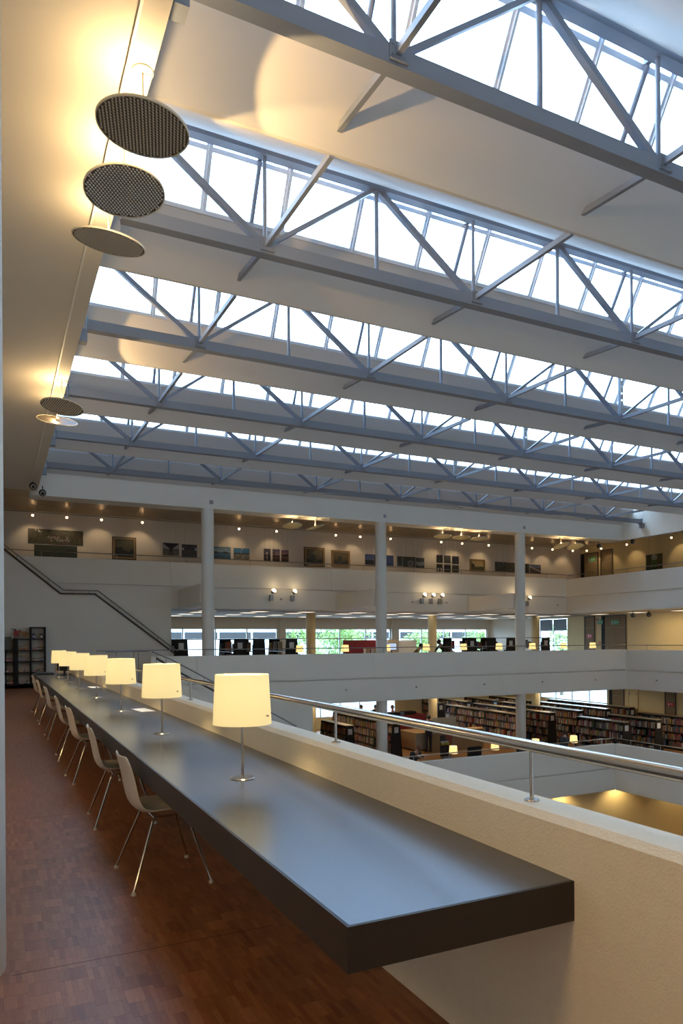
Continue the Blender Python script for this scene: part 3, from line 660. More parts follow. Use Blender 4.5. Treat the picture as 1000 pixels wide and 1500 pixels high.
# lights of lower levels
for x in (13.5, 17, 20.5, 24, 27.5):
    for y in (26.8, 30.3, 33.8): light('lower_lamp', 'AREA', (x, y, -.93), 22, color=(1, .80, .52), size=.6, aim=(x, y, -3))
for y in (5, 10, 15, 20.5): light('lower_lamp', 'AREA', (26.5, y, -.93), 34, color=(1, .80, .52), size=.6, aim=(26.5, y, -3))
for x, y in ((14, 20.9), (17, 20.9), (20, 20.9), (23, 20.9), (26.6, 20.9), (29, 20.9), (24, 17), (27, 17)):
    light('ground_lamp', 'SPOT', (x, y, -4.46), 75, color=(1, .74, .36), spot=2.5, size=.05, aim=(x, y+.25, -7))
for x in (16, 22): light('middle_lamp', 'AREA', (x, 28.9, 2.74), 60, color=(1, .78, .48), size=1, aim=(x, 29, 0))
light('middle_lamp', 'AREA', (28.4, 24, 2.74), 40, color=(1, .74, .38), size=1, aim=(28.6, 24, 0))
light('middle_lamp', 'AREA', (28.4, 19, 2.74), 40, color=(1, .74, .38), size=1, aim=(28.6, 19, 0))
# small anchor points on the slab edges
AN = MB().box(-.035, .035, -.03, 0, -.035, .035).mesh('anchor_plate', GREYB)
for k, x in enumerate((10.70, 13.88, 17.08, 18.95, 20.87, 25.74)): obj('anchor_plate', AN, None, bpy.data.objects['parapet_upper_far'], loc=(x, 27.63, 3.22))
for k, x in enumerate((11.8, 14.9, 18.2, 21.3, 24.4)): obj('anchor_plate', AN, None, bpy.data.objects['parapet_middle_far'], loc=(x, 23.83, -.36))
obj('anchor_plate', MB().box(-.03, 0, -.035, .035, -.035, .035), GREYB, bpy.data.objects['parapet_middle_right'], loc=(26.33, 22.12, -.37))

# ================================================================== WINDOWS AND WHAT LIES OUTSIDE
BACKW = mat('back_wall_paint', (.60, .54, .46), .75)
def wall_y(name, y, x0, x1, z0, z1, holes, m, th=.25):
    """wall in a plane Y=const with rectangular holes (x0, x1, z0, z1), holes sorted in x and of one height"""
    b = MB(); x = x0
    for (a, c, d, e) in holes:
        if a > x: b.box(x, a, y, y+th, z0, z1)
        b.box(a, c, y, y+th, z0, d); b.box(a, c, y, y+th, e, z1); x = c
    b.box(x, x1, y, y+th, z0, z1); return struct(name, b, m)
MW = [(5.3, 14.13, .50, 2.18), (14.58, 21.38, .50, 2.18), (21.92, 28.56, .50, 2.18)]
wall_y('wall_middle_back', 37, -1.6, 28.9, -.3, 2.95, MW, BACKW)
wall_y('wall_lower_back', 37, -1.6, 30.15, -3.85, -.6, [(14.2, 21.8, -2.95, -.95)], CREAM)
FRW = mat('window_frame_white', (.62, .62, .60), .45)
wn = [8]
def window(x0, x1, z0, z1, y, zt, n, axis='x', label='strip window with slim white frames in the back wall'):
    w = sgroup('window_%d' % wn[0]); wn[0] += 1; w['label'] = label
    xs = [x0+(x1-x0)*k/n for k in range(n+1)]; rows = [(z0, z1)] if zt is None else [(z0, zt), (zt, z1)]
    T = lambda a, b, c, d, e, f: (a, b, c, d, e, f) if axis == 'x' else (c, d, a, b, e, f)
    for z in [z0+.025, z1-.025]+([zt] if zt else []): obj('rail', MB().box(*T(x0, x1, y+.03, y+.09, z-.025, z+.025)), FRW, w)
    for k, x in enumerate(xs):
        x = min(max(x, x0+.03), x1-.03); obj('mullion', MB().box(*T(x-.03, x+.03, y+.025, y+.095, z0, z1)), FRW, w)
    for a, b in zip(xs, xs[1:]):
        for (c, d) in rows: obj('pane', MB().box(*T(a+.03, b-.03, y+.055, y+.065, c+.025, d-.025)), WINGLASS, w)
window(5.3, 14.13, .50, 2.18, 37.05, 1.60, 5); window(14.58, 21.38, .50, 2.18, 37.05, 1.60, 4); window(21.92, 28.56, .50, 2.18, 37.05, 1.60, 4)
window(14.2, 21.8, -2.95, -.95, 37.05, None, 6)
window(31.42, 33.78, .02, 2.68, 30.03, 2.0, 2, 'y', 'glazed balcony door beside the yellow wall')
# lower right side: the wall has a window there too
bpy.data.objects.remove(bpy.data.objects['wall_right'])
wr = MB().box(30, 30.15, -4.7, 28.45, -7.2, 6.75).box(30, 30.15, 28.45, 31.4, -7.2, -2.08).box(30, 30.15, 28.45, 31.4, -.92, 6.75).box(30, 30.15, 31.4, 33.8, -7.2, -2.08).box(30, 30.15, 31.4, 33.8, -.92, 0).box(30, 30.15, 31.4, 33.8, 2.7, 6.75).box(30, 30.15, 33.8, 37.2, -7.2, 0)
struct('wall_right', wr, CREAM)
window(28.47, 33.78, -2.08, -.93, 30.03, None, 4, 'y', 'wide window above the low shelves on the lowest floor')
for x in (14.35, 21.65): struct('wall_pier', MB().box(x-.12 if x < 20 else x-.27, x+.12 if x < 20 else x+.14, 36.9, 37.0, 0, 2.78), BACKW)
struct('ground_outside', MB().box(-80, 160, 38.5, 260, -3.9, -3.7).box(30.4, 160, -60, 38.5, -3.9, -3.7), CONC)
# street building with dark strip windows
bl = thing('office_building', 'long white office building with dark window bands across the street', 'building', (32, 82, -3.7))
obj('wall', MB().box(-34, 34, 0, 14, 0, 12), mat('facade_white', (.75, .76, .76), .8), bl)
DKG = mat('facade_glass', (.045, .040, .038), .6, spec=.1)
for k, z in enumerate((1.4, 5.5, 9.4)):
    obj('window_sill', MB().box(-33.5, 33.5, -.12, 0, z-.12, z-.02), mat('sill_grey', (.5, .5, .5), .6), bl)
    for j in range(16):
        wp = obj('window', MB().box(-33+4.15*j, -33+4.15*j+3.9, -.06, 0, z, z+.75), DKG, bl)
# trees between the building and the street
LEAF = colmat('tree_leaf', 'mesh', .6); BARK = mat('bark', (.12, .09, .06), .9)
def tree(label, x, y, r, h, seed):
    rr = random.Random(seed); t = thing('tree', label, 'tree', (x, y, -3.7), group='street trees seen through the far windows')
    tk = MB().tube([(0, 0, 0), (.05, 0, h*.4), (0, .1, h*.75)], [.16, .12, .05], 8)
    for k in range(6):
        a = rr.uniform(0, 6.28); z = h*rr.uniform(.35, .7); tk.tube([(0, 0, z), (r*.7*math.cos(a), r*.7*math.sin(a), z+r*.5)], [.06, .02], 6)
    obj('trunk', tk, BARK, t)
    f = MB(); blobs = [(rr.gauss(0, r*.42), rr.gauss(0, r*.42), h*.68+rr.gauss(0, h*.16), r*rr.uniform(.28, .5)) for _ in range(14)]
    for _ in range(1700):
        b = rr.choice(blobs); d = Vector((rr.gauss(0, 1), rr.gauss(0, 1), rr.gauss(0, 1))).normalized()*b[3]*rr.uniform(.6, 1.1)
        c = Vector(b[:3])+d; u = Vector((rr.gauss(0, 1), rr.gauss(0, 1), rr.gauss(0, 1))).normalized(); v = u.orthogonal().normalized(); s = rr.uniform(.10, .22)
        g_ = rr.uniform(.6, 1.25); f.col = (.20*g_, .30*g_, .06*g_)
        f.add([c-u*s, c+v*s*.55, c+u*s, c-v*s*.55], [(0, 1, 2, 3)])
    fo = obj('foliage', f, LEAF, t); fo['kind'] = 'stuff'
for k, (x, y, r, h, l) in enumerate(((22.5, 56, 2.0, 6.6, 'small street tree right of the first window pier'), (28.2, 57, 3.0, 8.2, 'broad pale green tree left behind the dark red panel'), (33.2, 66, 2.3, 7.4, 'green tree seen just left of the second far column'),
        (38.0, 60, 2.0, 6.8, 'green tree right of the second window pier'), (43.0, 67, 2.3, 7.0, 'green tree behind the inner cream column'), (50.5, 66, 3.0, 7.8, 'large green tree filling the last strip window panes'), (44.0, 58, 1.9, 6.2, 'low dark tree in the last but one window pane'), (47.0, 50, 2.4, 6.2, 'green tree outside the glazed balcony door'))):
    tree(l, x, y, r, h, 50+k)

# ================================================================== DOORS AND SIGNS ON THE RIGHT WALL
dn = [1]
def door(y0, y1, z0, z1, dark=0.0, split=False, leafm=DOOR, sign=None, x=30.0, joint=True, frame=DOORF):
    d = sgroup('door_%d' % dn[0]); dn[0] += 1
    obj('frame', MB().box(x-.05, x, y0-.05, y0, z0, z1+.06).box(x-.05, x, y1, y1+.05, z0, z1+.06).box(x-.05, x, y0, y1, z1, z1+.06), frame, d)
    yl = y1-dark
    if dark: obj('side_strip', MB().box(x-.035, x, yl, y1, z0, z1), BLACK, d)
    zj = z0+(z1-z0)*.78
    cells_ = [(y0, yl, z0, z1)] if not joint else ([(y0, (y0+yl)/2, z0, zj), ((y0+yl)/2, yl, z0, zj), (y0, yl, zj, z1)] if split else [(y0, yl, z0, zj), (y0, yl, zj, z1)])
    for (a, b, c, e) in cells_: obj('panel', MB().cbox(x-.03, x, a+.006, b-.006, c+.006, e-.006, .003), leafm, d)
    return d
door(29.05, 30.24, 3.58, 6.25, .2); door(28.02, 28.78, 3.58, 6.30)
door(29.33, 30.0, 0, 2.70); door(27.14, 28.74, 0, 2.70, .18, True)
door(27.30, 28.24, -3.58, -1.0, .17); door(26.40, 26.96, -3.58, -1.0, 0, False, CREAM, joint=False, frame=CREAM); door(24.12, 24.66, -3.58, -1.0)
d6 = bpy.data.objects['door_6']
for y in (26.42, 26.92): obj('hinge', MB().box(29.93, 29.97, y-.02, y+.02, -1.45, -1.33), GREYB, d6)
WHITE = mat('sign_white', (.85, .85, .82), .5)
def man(m, X, cy, cz, s):
    """running figure in the YZ plane; y grows to the viewer's left"""
    def q(*p): m.prism([(0, cy-a*s, cz+b*s) for a, b in p], (X, 0, 0), (-.004, 0, 0))
    q((-.10, .42), (.10, .42), (.10, .24), (-.10, .24)); q((-.12, .20), (.16, .20), (.10, -.12), (-.14, -.10)); q((.10, .18), (.34, .02), (.28, -.04), (.08, .08)); q((-.12, .18), (-.36, .06), (-.32, -.02), (-.10, .06))
    q((.10, -.10), (.30, -.36), (.42, -.32), (.20, -.06)); q((-.14, -.08), (-.02, -.10), (-.18, -.44), (-.40, -.44), (-.38, -.36), (-.24, -.34))
def exit_sign(label, y, z, X=29.965, wd=.50, h=.25):
    t = thing('exit_sign', label, 'sign', (0, 0, 0), group='green exit signs')
    obj('plate', MB().box(X-.015, X, y-wd/2, y+wd/2, z-h/2, z+h/2), GREEN, t)
    m = MB(); X2 = X-.015
    m.prism([(0, y+wd*.48, z-h*.44), (0, y+wd*.34, z-h*.44), (0, y+wd*.34, z+h*.44), (0, y+wd*.48, z+h*.44)], (X2, 0, 0), (-.004, 0, 0))
    man(m, X2, y+wd*.02, z, h*.95)
    m.prism([(0, y-wd*.20, z+h*.10), (0, y-wd*.32, z+h*.10), (0, y-wd*.32, z+h*.28), (0, y-wd*.46, z), (0, y-wd*.32, z-h*.28), (0, y-wd*.32, z-h*.10), (0, y-wd*.20, z-h*.10)], (X2, 0, 0), (-.004, 0, 0))
    obj('pictogram', m, mat('pictogram_pale', (.40, .48, .40), .5), t); return t
exit_sign('green exit sign with running figure on the upper gallery door', 29.44, 5.93)
exit_sign('green exit sign with running figure on the wide middle gallery door', 27.83, 2.38)
t = exit_sign('green exit sign standing out beside the dark door strip', 28.83, 2.42, 29.90, .42)
obj('arm', MB().box(29.90, 30.0, 28.82, 28.84, 2.40, 2.44), GREYB, t)
def fire_sign(label, y, z, X=29.965):
    t = thing('fire_sign', label, 'sign', (0, 0, 0), group='red fire equipment signs')
    obj('plate', MB().box(X-.012, X, y-.20, y+.20, z-.10, z+.10), RED, t)
    m = MB(); m.box(X-.016, X-.012, y+.06, y+.10, z-.06, z+.04).box(X-.016, X-.012, y+.05, y+.11, z+.05, z+.065)
    for a in (0, .06): m.box(X-.016, X-.012, y-.06-a, y-.03-a, z-.0, z+.03)
    m.box(X-.016, X-.012, y-.12, y-.03, z+.04, z+.055)
    obj('symbol', m, WHITE, t)
fire_sign('red fire sign on the narrow upper gallery door', 28.38, 4.78); fire_sign('red fire sign on the narrow middle gallery door', 29.66, 1.64); fire_sign('red fire sign on the narrow lowest floor door', 24.38, -1.78)
t = thing('fire_alarm', 'red fire alarm sounder under the middle ceiling beside the doors', 'alarm', (29.97, 29.05, 2.55)); obj('body', MB().tube([(0, 0, 0), (-.06, 0, 0)], .06, 12), RED, t); obj('base', MB().box(-.0, .03, -.07, .07, -.07, .07), WHITE, t)
t = thing('fire_button', 'small red fire button low on the wall between the middle doors', 'button', (30, 28.96, 1.28)); obj('plate', MB().box(-.03, 0, -.06, .06, -.06, .06), RED, t); obj('window', MB().box(-.034, -.03, -.025, .025, -.025, .025), WHITE, t)
t = thing('wall_switch', 'small white switch on the yellow wall left of the middle doors', 'switch', (30, 32.0, 1.63)); obj('plate', MB().cbox(-.02, 0, -.06, .06, -.09, .09, .004), WHITE, t); obj('rocker', MB().box(-.028, -.02, -.03, .03, -.05, .05), WHITE, t)

# ================================================================== PICTURES
def canvas(x0, x1, z0, z1, fn, nx=30, ny=18, Y=0):
    m = MB(); rr = random.Random(int(x0*100))
    for i in range(nx):
        for j in range(ny):
            u, v = (i+.5)/nx, (j+.5)/ny; m.col = tuple(max(0, min(1, c)) for c in fn(u, v, rr))
            a, b = x0+(x1-x0)*i/nx, x0+(x1-x0)*(i+1)/nx; c, d = z0+(z1-z0)*j/ny, z0+(z1-z0)*(j+1)/ny
            m.add([(a, Y, c), (b, Y, c), (b, Y, d), (a, Y, d)], [(0, 1, 2, 3)])
    return m
nz = lambda rr, s: rr.uniform(1-s, 1+s)
def sc(c, k): return tuple(x*k for x in c)
def f_forest(u, v, rr):
    if v > .75 and abs(u-.18) < .06 and rr.random() < .4: return (.5, .5, .5)
    if abs(v-.4) < .16 and .35 < u < .75 and rr.random() < .3: return (.32, .27, .28)
    return sc((.075, .050, .032) if rr.random() < .6 else (.05, .06, .02), nz(rr, .7))
def f_moss(u, v, rr): return sc((.030, .038, .024) if v < .7 or rr.random() < .5 else (.045, .05, .02), nz(rr, .45))
def f_oldland(u, v, rr):
    hz = .45+.13*math.sin(u*7)+.05*math.sin(u*23)
    return sc((.010, .013, .014), nz(rr, .5)) if v < hz else sc((.075, .065, .035), (.6+.6*v)*nz(rr, .2))
def f_oldtree(u, v, rr):
    r = math.hypot((u-.45)*1.5, v-.45); return sc((.020, .026, .024), nz(rr, .5)) if r < .26+.1*math.sin(u*20)*.3 or v < .28+.1*math.sin(u*9) else sc((.11, .085, .045), nz(rr, .3)*(.5+.7*v))
def f_field(u, v, rr):
    if v < .30+.12*u: return sc((.06, .07, .03), nz(rr, .4))
    if u < .28 and v < .85-u: return sc((.04, .04, .03), nz(rr, .4))
    return sc((.30, .24, .12), nz(rr, .12))
def f_bridge(u, v, rr):
    if v > .9 or abs(u-.5) < (v-.45)*.95 and v > .45: return (.012, .012, .018)
    if abs(u-.5) < .10 and v > .3: return (.02, .02, .02)
    if v < .42: return sc((.13, .12, .09), nz(rr, .2)*(.5 if abs(u-.5) < .16 else 1))
    return (.30, .31, .35) if v > .55 else sc((.1, .11, .09), nz(rr, .3))
def f_bridge2(u, v, rr):
    if v > .85 or abs(abs(u-.5)-.0) < .38-(.8-v)*.3*0 and v > .55: return sc((.02, .02, .025), nz(rr, .3))
    if v < .5: return sc((.045, .04, .035), nz(rr, .25))
    return (.38, .4, .45) if .55 < v < .75 else sc((.05, .05, .05), nz(rr, .3))
def f_lake(u, v, rr):
    if abs(v-.52) < .05+.04*math.sin(u*11): return (.015, .02, .03)
    if v > .5: return (.06+.25*(1-v), .18+.2*(1-v), .30+.12*(1-v)) if rr.random() < .85 else (.4, .42, .42)
    return sc((.03, .09, .16), .4+1.2*v+.4*u)
def f_snow(u, v, rr):
    if v > .62: return (.04, .17, .33) if rr.random() < .85 or abs(u-.45) > .1 else (.5, .5, .5)
    if v > .5: return (.03, .03, .03)
    return sc((.25, .24, .20), nz(rr, .6)) if rr.random() < .6 else sc((.09, .07, .05), nz(rr, .5))
def f_sun(u, v, rr):
    r = math.hypot(u-.45, (v-.62)*1.5)
    if r < .14: return (.65, .5, .42)
    if v < .5: return (.01, .012, .02) if abs(u-.45) > .1 or rr.random() < .5 else (.4, .3, .25)
    return (.05+.10*max(0, .5-r), .05+.04*max(0, .5-r), .08)
def f_dusk(u, v, rr):
    if v < .5 and abs(v-.45) < .06: return (.01, .01, .015)
    if u < .25 and abs(u-.18) < .05 and .5 < v < .8: return (.01, .01, .015)
    return (.40*(1-v)+.06, .16*(1-v)+.07, .10+.06*v) if v > .5 else sc((.16, .07, .04), v*1.8)
def f_dusk2(u, v, rr):
    if .45 < v < .62+.05*u: return (.015, .012, .02)
    return (.50*(1.1-v)+.05, .17*(1.1-v)+.06, .06+.10*v) if v > .6 else sc((.22, .09, .05), v*1.4)
def f_bluenight(u, v, rr): return (.012, .018, .03) if v < .42 else (.03+.10*(1-v), .06+.12*(1-v), .22+.1*(1-v))
def f_bluepost(u, v, rr): return (.012, .015, .03) if u < .55 or v < .25 else (.06, .10, .26)
def f_bluepost2(u, v, rr): return (.05, .08, .22) if v > .3 or rr.random() < .5 else (.03, .04, .1)
def f_grey(u, v, rr): return sc((.05, .055, .06), nz(rr, .5)*(1.5 if (int(u*8) % 2) else .7))
def f_arch(u, v, rr): return sc((.16, .17, .18), nz(rr, .3)) if .12 < math.hypot((u-.6)*1.2, v-.35) < .32 else sc((.05, .055, .055), nz(rr, .5))
def f_boat(u, v, rr): return sc((.20, .24, .28), nz(rr, .4)) if abs(v-.35-.2*abs(u-.5)) < .18 else sc((.035, .04, .045), nz(rr, .5))
def f_night(u, v, rr): return (.35, .33, .3) if rr.random() < .03 else sc((.016, .020, .032), nz(rr, .5))
def f_night2(u, v, rr): return (.5, .42, .42) if (abs(u-.25) < .09 or abs(u-.75) < .09) and .1 < v < .5 else sc((.014, .018, .026), nz(rr, .5))
def f_rubble(u, v, rr): return sc((.10, .095, .10), nz(rr, .9)) if rr.random() < .7 else sc((.06, .07, .03), nz(rr, .5))
def f_road(u, v, rr): return (.28, .27, .27) if abs(v-.75+u*.55) < .07 else (sc((.06, .05, .05), nz(rr, .4)) if v < .6 else (.10, .13, .2))
def f_trees(u, v, rr):
    for c, w_ in ((.10, .05), (.22, .05), (.78, .05), (.93, .05)):
        if abs(u-c) < w_: return sc((.02, .018, .015), nz(rr, .4)) if c < .5 else sc((.09, .06, .03), nz(rr, .4))
    if v > .72 and .35 < u < .7 and rr.random() < .7: return (.42, .45, .42)
    return sc((.06, .10, .025), nz(rr, .7)) if v > .3 else sc((.025, .05, .015), nz(rr, .5))
GOLD = mat('gilt_frame', (.28, .17, .07), .4, .4); DARKF = mat('dark_picture_frame', (.03, .022, .015), .5); WIREM = mat('hanging_wire', (.4, .38, .35), .5)
YW = 30.30
def picture(label, box, fn, frame=None, group=None, nx=28, ny=18):
    x0, x1, z0, z1 = box; cx_, cz_ = (x0+x1)/2, (z0+z1)/2
    t = thing('picture', label, 'picture', (cx_, YW, cz_), group=group); hx, hz = (x1-x0)/2, (z1-z0)/2
    f = .0
    if frame:
        f = .10*min(1, hz/.4); o = MB(); D = .05
        for (a, b, c, d) in ((-hx, hx, hz-f, hz), (-hx, hx, -hz, -hz+f), (-hx, -hx+f, -hz+f, hz-f), (hx-f, hx, -hz+f, hz-f)): o.box(a, b, -D, 0, c, d)
        fr_ = obj('frame', o, frame, t)
        if frame is DARKF:
            o = MB(); g_ = f*.35
            for (a, b, c, d) in ((-hx+g_, hx-g_, hz-f, hz-g_), (-hx+g_, hx-g_, -hz+g_, -hz+f), (-hx+g_, -hx+f, -hz+f, hz-f), (hx-f, hx-g_, -hz+f, hz-f)): o.box(a, b, -D-.012, -D, c, d)
            obj('gilt_slip', o, GOLD, fr_)
    obj('backing', MB().box(-hx+f, hx-f, -.018, 0, -hz+f, hz-f), BLACKM, t)
    obj('print', canvas(-hx+f+.008, hx-f-.008, -hz+f+.008, hz-f-.008, fn, nx, ny, -.020), PAINT_M, t)
    if not frame: obj('hanging_wire', MB().box(-hx*.6, -hx*.6+.006, -.006, 0, hz, 6.62-cz_).box(hx*.6, hx*.6+.006, -.006, 0, hz, 6.62-cz_), WIREM, t)
    return t
g = 'pictures on the upper gallery wall'
P = [((1.17, 3.21, 5.37, 5.96), f_forest, None, 'long brown forest floor picture, upper of the two at far left', 60, 18), ((1.39, 2.98, 4.80, 5.34), f_moss, None, 'long dark green picture under the brown forest picture', 40, 16),
 ((4.33, 5.29, 4.89, 5.82), f_oldland, DARKF, 'dark framed landscape painting left of the bridge photographs', 28, 24), ((6.4, 7.08, 5.15, 5.68), f_bridge, None, 'left photograph of the underside of a bridge', 30, 22), ((7.2, 7.86, 5.12, 5.66), f_bridge2, None, 'right photograph of the underside of a bridge', 30, 22),
 ((8.55, 9.36, 5.11, 5.64), f_lake, None, 'blue lake photograph beside the first far column', 32, 20), ((9.5, 10.23, 5.10, 5.62), f_snow, None, 'photograph of blue sky over a pale shore', 32, 20),
 ((10.91, 11.23, 5.12, 5.66), f_sun, None, 'left dusk photograph of three, with a pale low sun', 16, 24), ((11.33, 11.68, 5.10, 5.66), f_dusk, None, 'middle dusk photograph of three, with an orange horizon', 16, 24), ((11.76, 12.11, 5.10, 5.64), f_dusk2, None, 'right dusk photograph of three, the most orange', 16, 24),
 ((12.88, 13.92, 4.95, 5.84), f_oldtree, DARKF, 'dark framed oil painting, larger of the middle pair', 26, 22), ((14.28, 15.25, 5.0, 5.76), f_oldtree, GOLD, 'gilt framed oil painting, smaller of the middle pair', 26, 22),
 ((16.08, 16.57, 5.16, 5.66), f_bluenight, None, 'blue photograph left of the second far column', 18, 18), ((16.59, 17.09, 5.15, 5.66), f_bluepost, None, 'dark blue photograph half behind the second far column', 18, 18), ((17.16, 17.66, 5.14, 5.66), f_bluepost2, None, 'blue photograph right of the second far column', 18, 18),
 ((17.88, 18.17, 5.15, 5.64), f_grey, None, 'narrow grey photograph at the left of the strip of three', 12, 18), ((18.20, 18.93, 5.13, 5.64), f_arch, None, 'grey photograph of a pale arch in the strip of three', 26, 20), ((18.96, 19.45, 5.12, 5.62), f_boat, None, 'photograph of a pale boat in the strip of three', 22, 18),
 ((20.19, 20.57, 5.42, 5.82), f_night, None, 'dark night photograph, top left of the grid of six', 14, 14), ((20.65, 21.05, 5.42, 5.81), f_grey, None, 'dark grey photograph, top middle of the grid of six', 14, 14), ((21.15, 21.56, 5.40, 5.80), f_night, None, 'dark photograph, top right of the grid of six', 14, 14),
 ((20.19, 20.56, 4.97, 5.35), f_night2, None, 'photograph with two pale shapes, bottom left of the grid of six', 14, 14), ((20.65, 21.05, 4.96, 5.35), f_night, None, 'dark photograph, bottom middle of the grid of six', 14, 14), ((21.15, 21.56, 4.96, 5.33), f_grey, None, 'dark grey photograph, bottom right of the grid of six', 14, 14),
 ((22.25, 23.21, 5.05, 5.70), f_field, GOLD, 'small gilt framed landscape left of the third far column', 28, 20),
 ((23.89, 24.61, 5.13, 5.63), f_rubble, None, 'leafy rubble photograph, first of the strip beside the third column', 22, 16), ((24.63, 25.38, 5.12, 5.62), f_rubble, None, 'grey rubble photograph, second of the strip beside the third column', 22, 16), ((25.4, 26.23, 5.11, 5.61), f_grey, None, 'dark photograph, third of the strip, right of the third column', 22, 16), ((26.27, 27.02, 5.10, 5.58), f_road, None, 'photograph with a pale road, last of the strip', 22, 16)]
for b, fn, fr_, l, a, c in P: picture(l, b, fn, fr_, g, a, c)
t = picture('tall photograph of green woodland on the upper right wall', (-.5, .5, 4.80, 5.76), f_trees, None, None, 36, 34); t.location = (30.0, 25.32, 5.28); t.rotation_euler = (0, 0, PI/2*-1)

# ================================================================== BOOKCASES AND BOOKS
BK = [(.45, .38, .25), (.32, .06, .05), (.12, .07, .04), (.07, .09, .14), (.04, .04, .04), (.30, .17, .07), (.10, .16, .09), (.50, .47, .42), (.22, .04, .06), (.40, .27, .08), (.16, .13, .11), (.28, .24, .20), (.36, .10, .04), (.09, .12, .20)]
BOOKS = []
br = random.Random(11)
def bookcase(label, x, y0, y1, z0, h, group, tiers=4, card=True, centre=True, wb=.62, wt=.36, fill=.95, books=True, cardm=CARD, top=SHELFTOP, vis=1):
    t = thing('bookcase', label, 'bookcase', (x, (y0+y1)/2, z0), group=group); L = (y1-y0)/2
    for s, n in ((-1, 'end_panel'), (1, 'end_panel')):
        y = s*L; e = obj(n, MB().prism([(-wb/2, 0, 0), (wb/2, 0, 0), (wt/2, 0, h), (-wt/2, 0, h)], (0, y-.02 if s > 0 else y, 0), (0, .025, 0)), BLACK, t)
        if s < 0 and card:
            obj('label_card', MB().box(-.10, .10, y-.012, y, h-.36, h-.12), cardm, e)
    obj('top_panel', MB().cbox(-wt/2-.01, wt/2+.01, -L+.0, L, h, h+.03, .008), top, t)
    if centre: obj('centre_panel', MB().box(-.012, .012, -L+.02, L-.02, .08, h), BLACK, t)
    obj('plinth', MB().box(-wb/2+.03, wb/2-.03, -L+.03, L-.03, 0, .08), BLACK, t)
    for k in range(tiers):
        z = .09+(h-.13)*k/tiers; wz = (wb+(wt-wb)*z/h)/2-.01
        obj('shelf_board', MB().box(-wz, wz, -L+.025, L-.025, z, z+.02), BLACKM, t)
        ps_ = (h-.13)/tiers-.05
        if not books: continue
        y = -L+.04
        while y < L-.06:
            if br.random() > fill: y += br.uniform(.05, .25); continue
            th = br.uniform(.018, .048); hh = min(ps_, br.uniform(.62, 1.0)*ps_); dp = br.uniform(.13, .17)
            lean = br.choice((0, 0, 0, 0, .10, -.08)); 
            BOOKS.append((x-wz, t.location.y+y, z0+z+.02, dp, th, hh, lean, br.choice(BK), k, tiers, vis, label)); y += th+.002+abs(lean)*hh*.6
    return t
gm_ = 'library bookcases on the lowest floor'
bookcase('low bookcase beside the first column, nearest on the left', 13.25, 26.4, 28.9, -3.58, 1.50, gm_, vis=1)
bookcase('long bookcase behind the low one, left of the red bar', 15.25, 26.0, 31.9, -3.58, 1.50, gm_, vis=1)
names = ['long bookcase right of the red bar, first of the middle rows', 'second long bookcase of the middle rows, beside the second column', 'third long bookcase of the middle rows', 'fourth long bookcase of the middle rows', 'fifth long bookcase of the middle rows, beside the right wall']
for k, n in enumerate(names): bookcase(n, 22.32+1.85*k if k < 4 else 29.55, 26.35 if k else 26.4, 32.4, -3.58, 1.50, gm_, vis=2)
for k, n in enumerate(('nearest bookcase right of the lower parapet corner', 'second near bookcase right of the lower parapet corner', 'third near bookcase, at the right edge')): bookcase(n, 24.1+1.95*k, 21.8, 24.5, -3.58, 1.50, gm_, vis=0)
for k, n in enumerate(('first bookcase of the back rows under the window', 'second bookcase of the back rows', 'third bookcase of the back rows', 'fourth bookcase of the back rows')): bookcase(n, 22.5+1.9*k, 33.4, 36.2, -3.58, 1.50, gm_, vis=3)
bookcase('tall black bookcase end against the yellow partition', 21.0, 32.1, 32.75, -3.58, 2.5, gm_, tiers=6, card=False, wb=.35, wt=.35, vis=3)
gm2 = 'low black bookcases of the middle gallery'
for x, n, c in ((6.45, 'low black bookcase at the foot of the upper stair', 1), (8.82, 'low black bookcase right of the first far column', 1), (9.62, 'narrow black bookcase close right of the labelled one', 0), (11.05, 'low black bookcase left of the inner cream column', 1),
                (20.2, 'low black bookcase with card right of the bending person', 1), (21.35, 'low black bookcase without card between two labelled ones', 0), (22.5, 'low black bookcase with card left of the third far column', 1), (24.7, 'low black bookcase with card right of the third far column', 1)):
    bookcase(n, x, 27.35, 29.4, 0, 1.55, gm2, tiers=3, card=bool(c), centre=False, wb=.68, wt=.50, fill=.35, top=BLACK, vis=4)
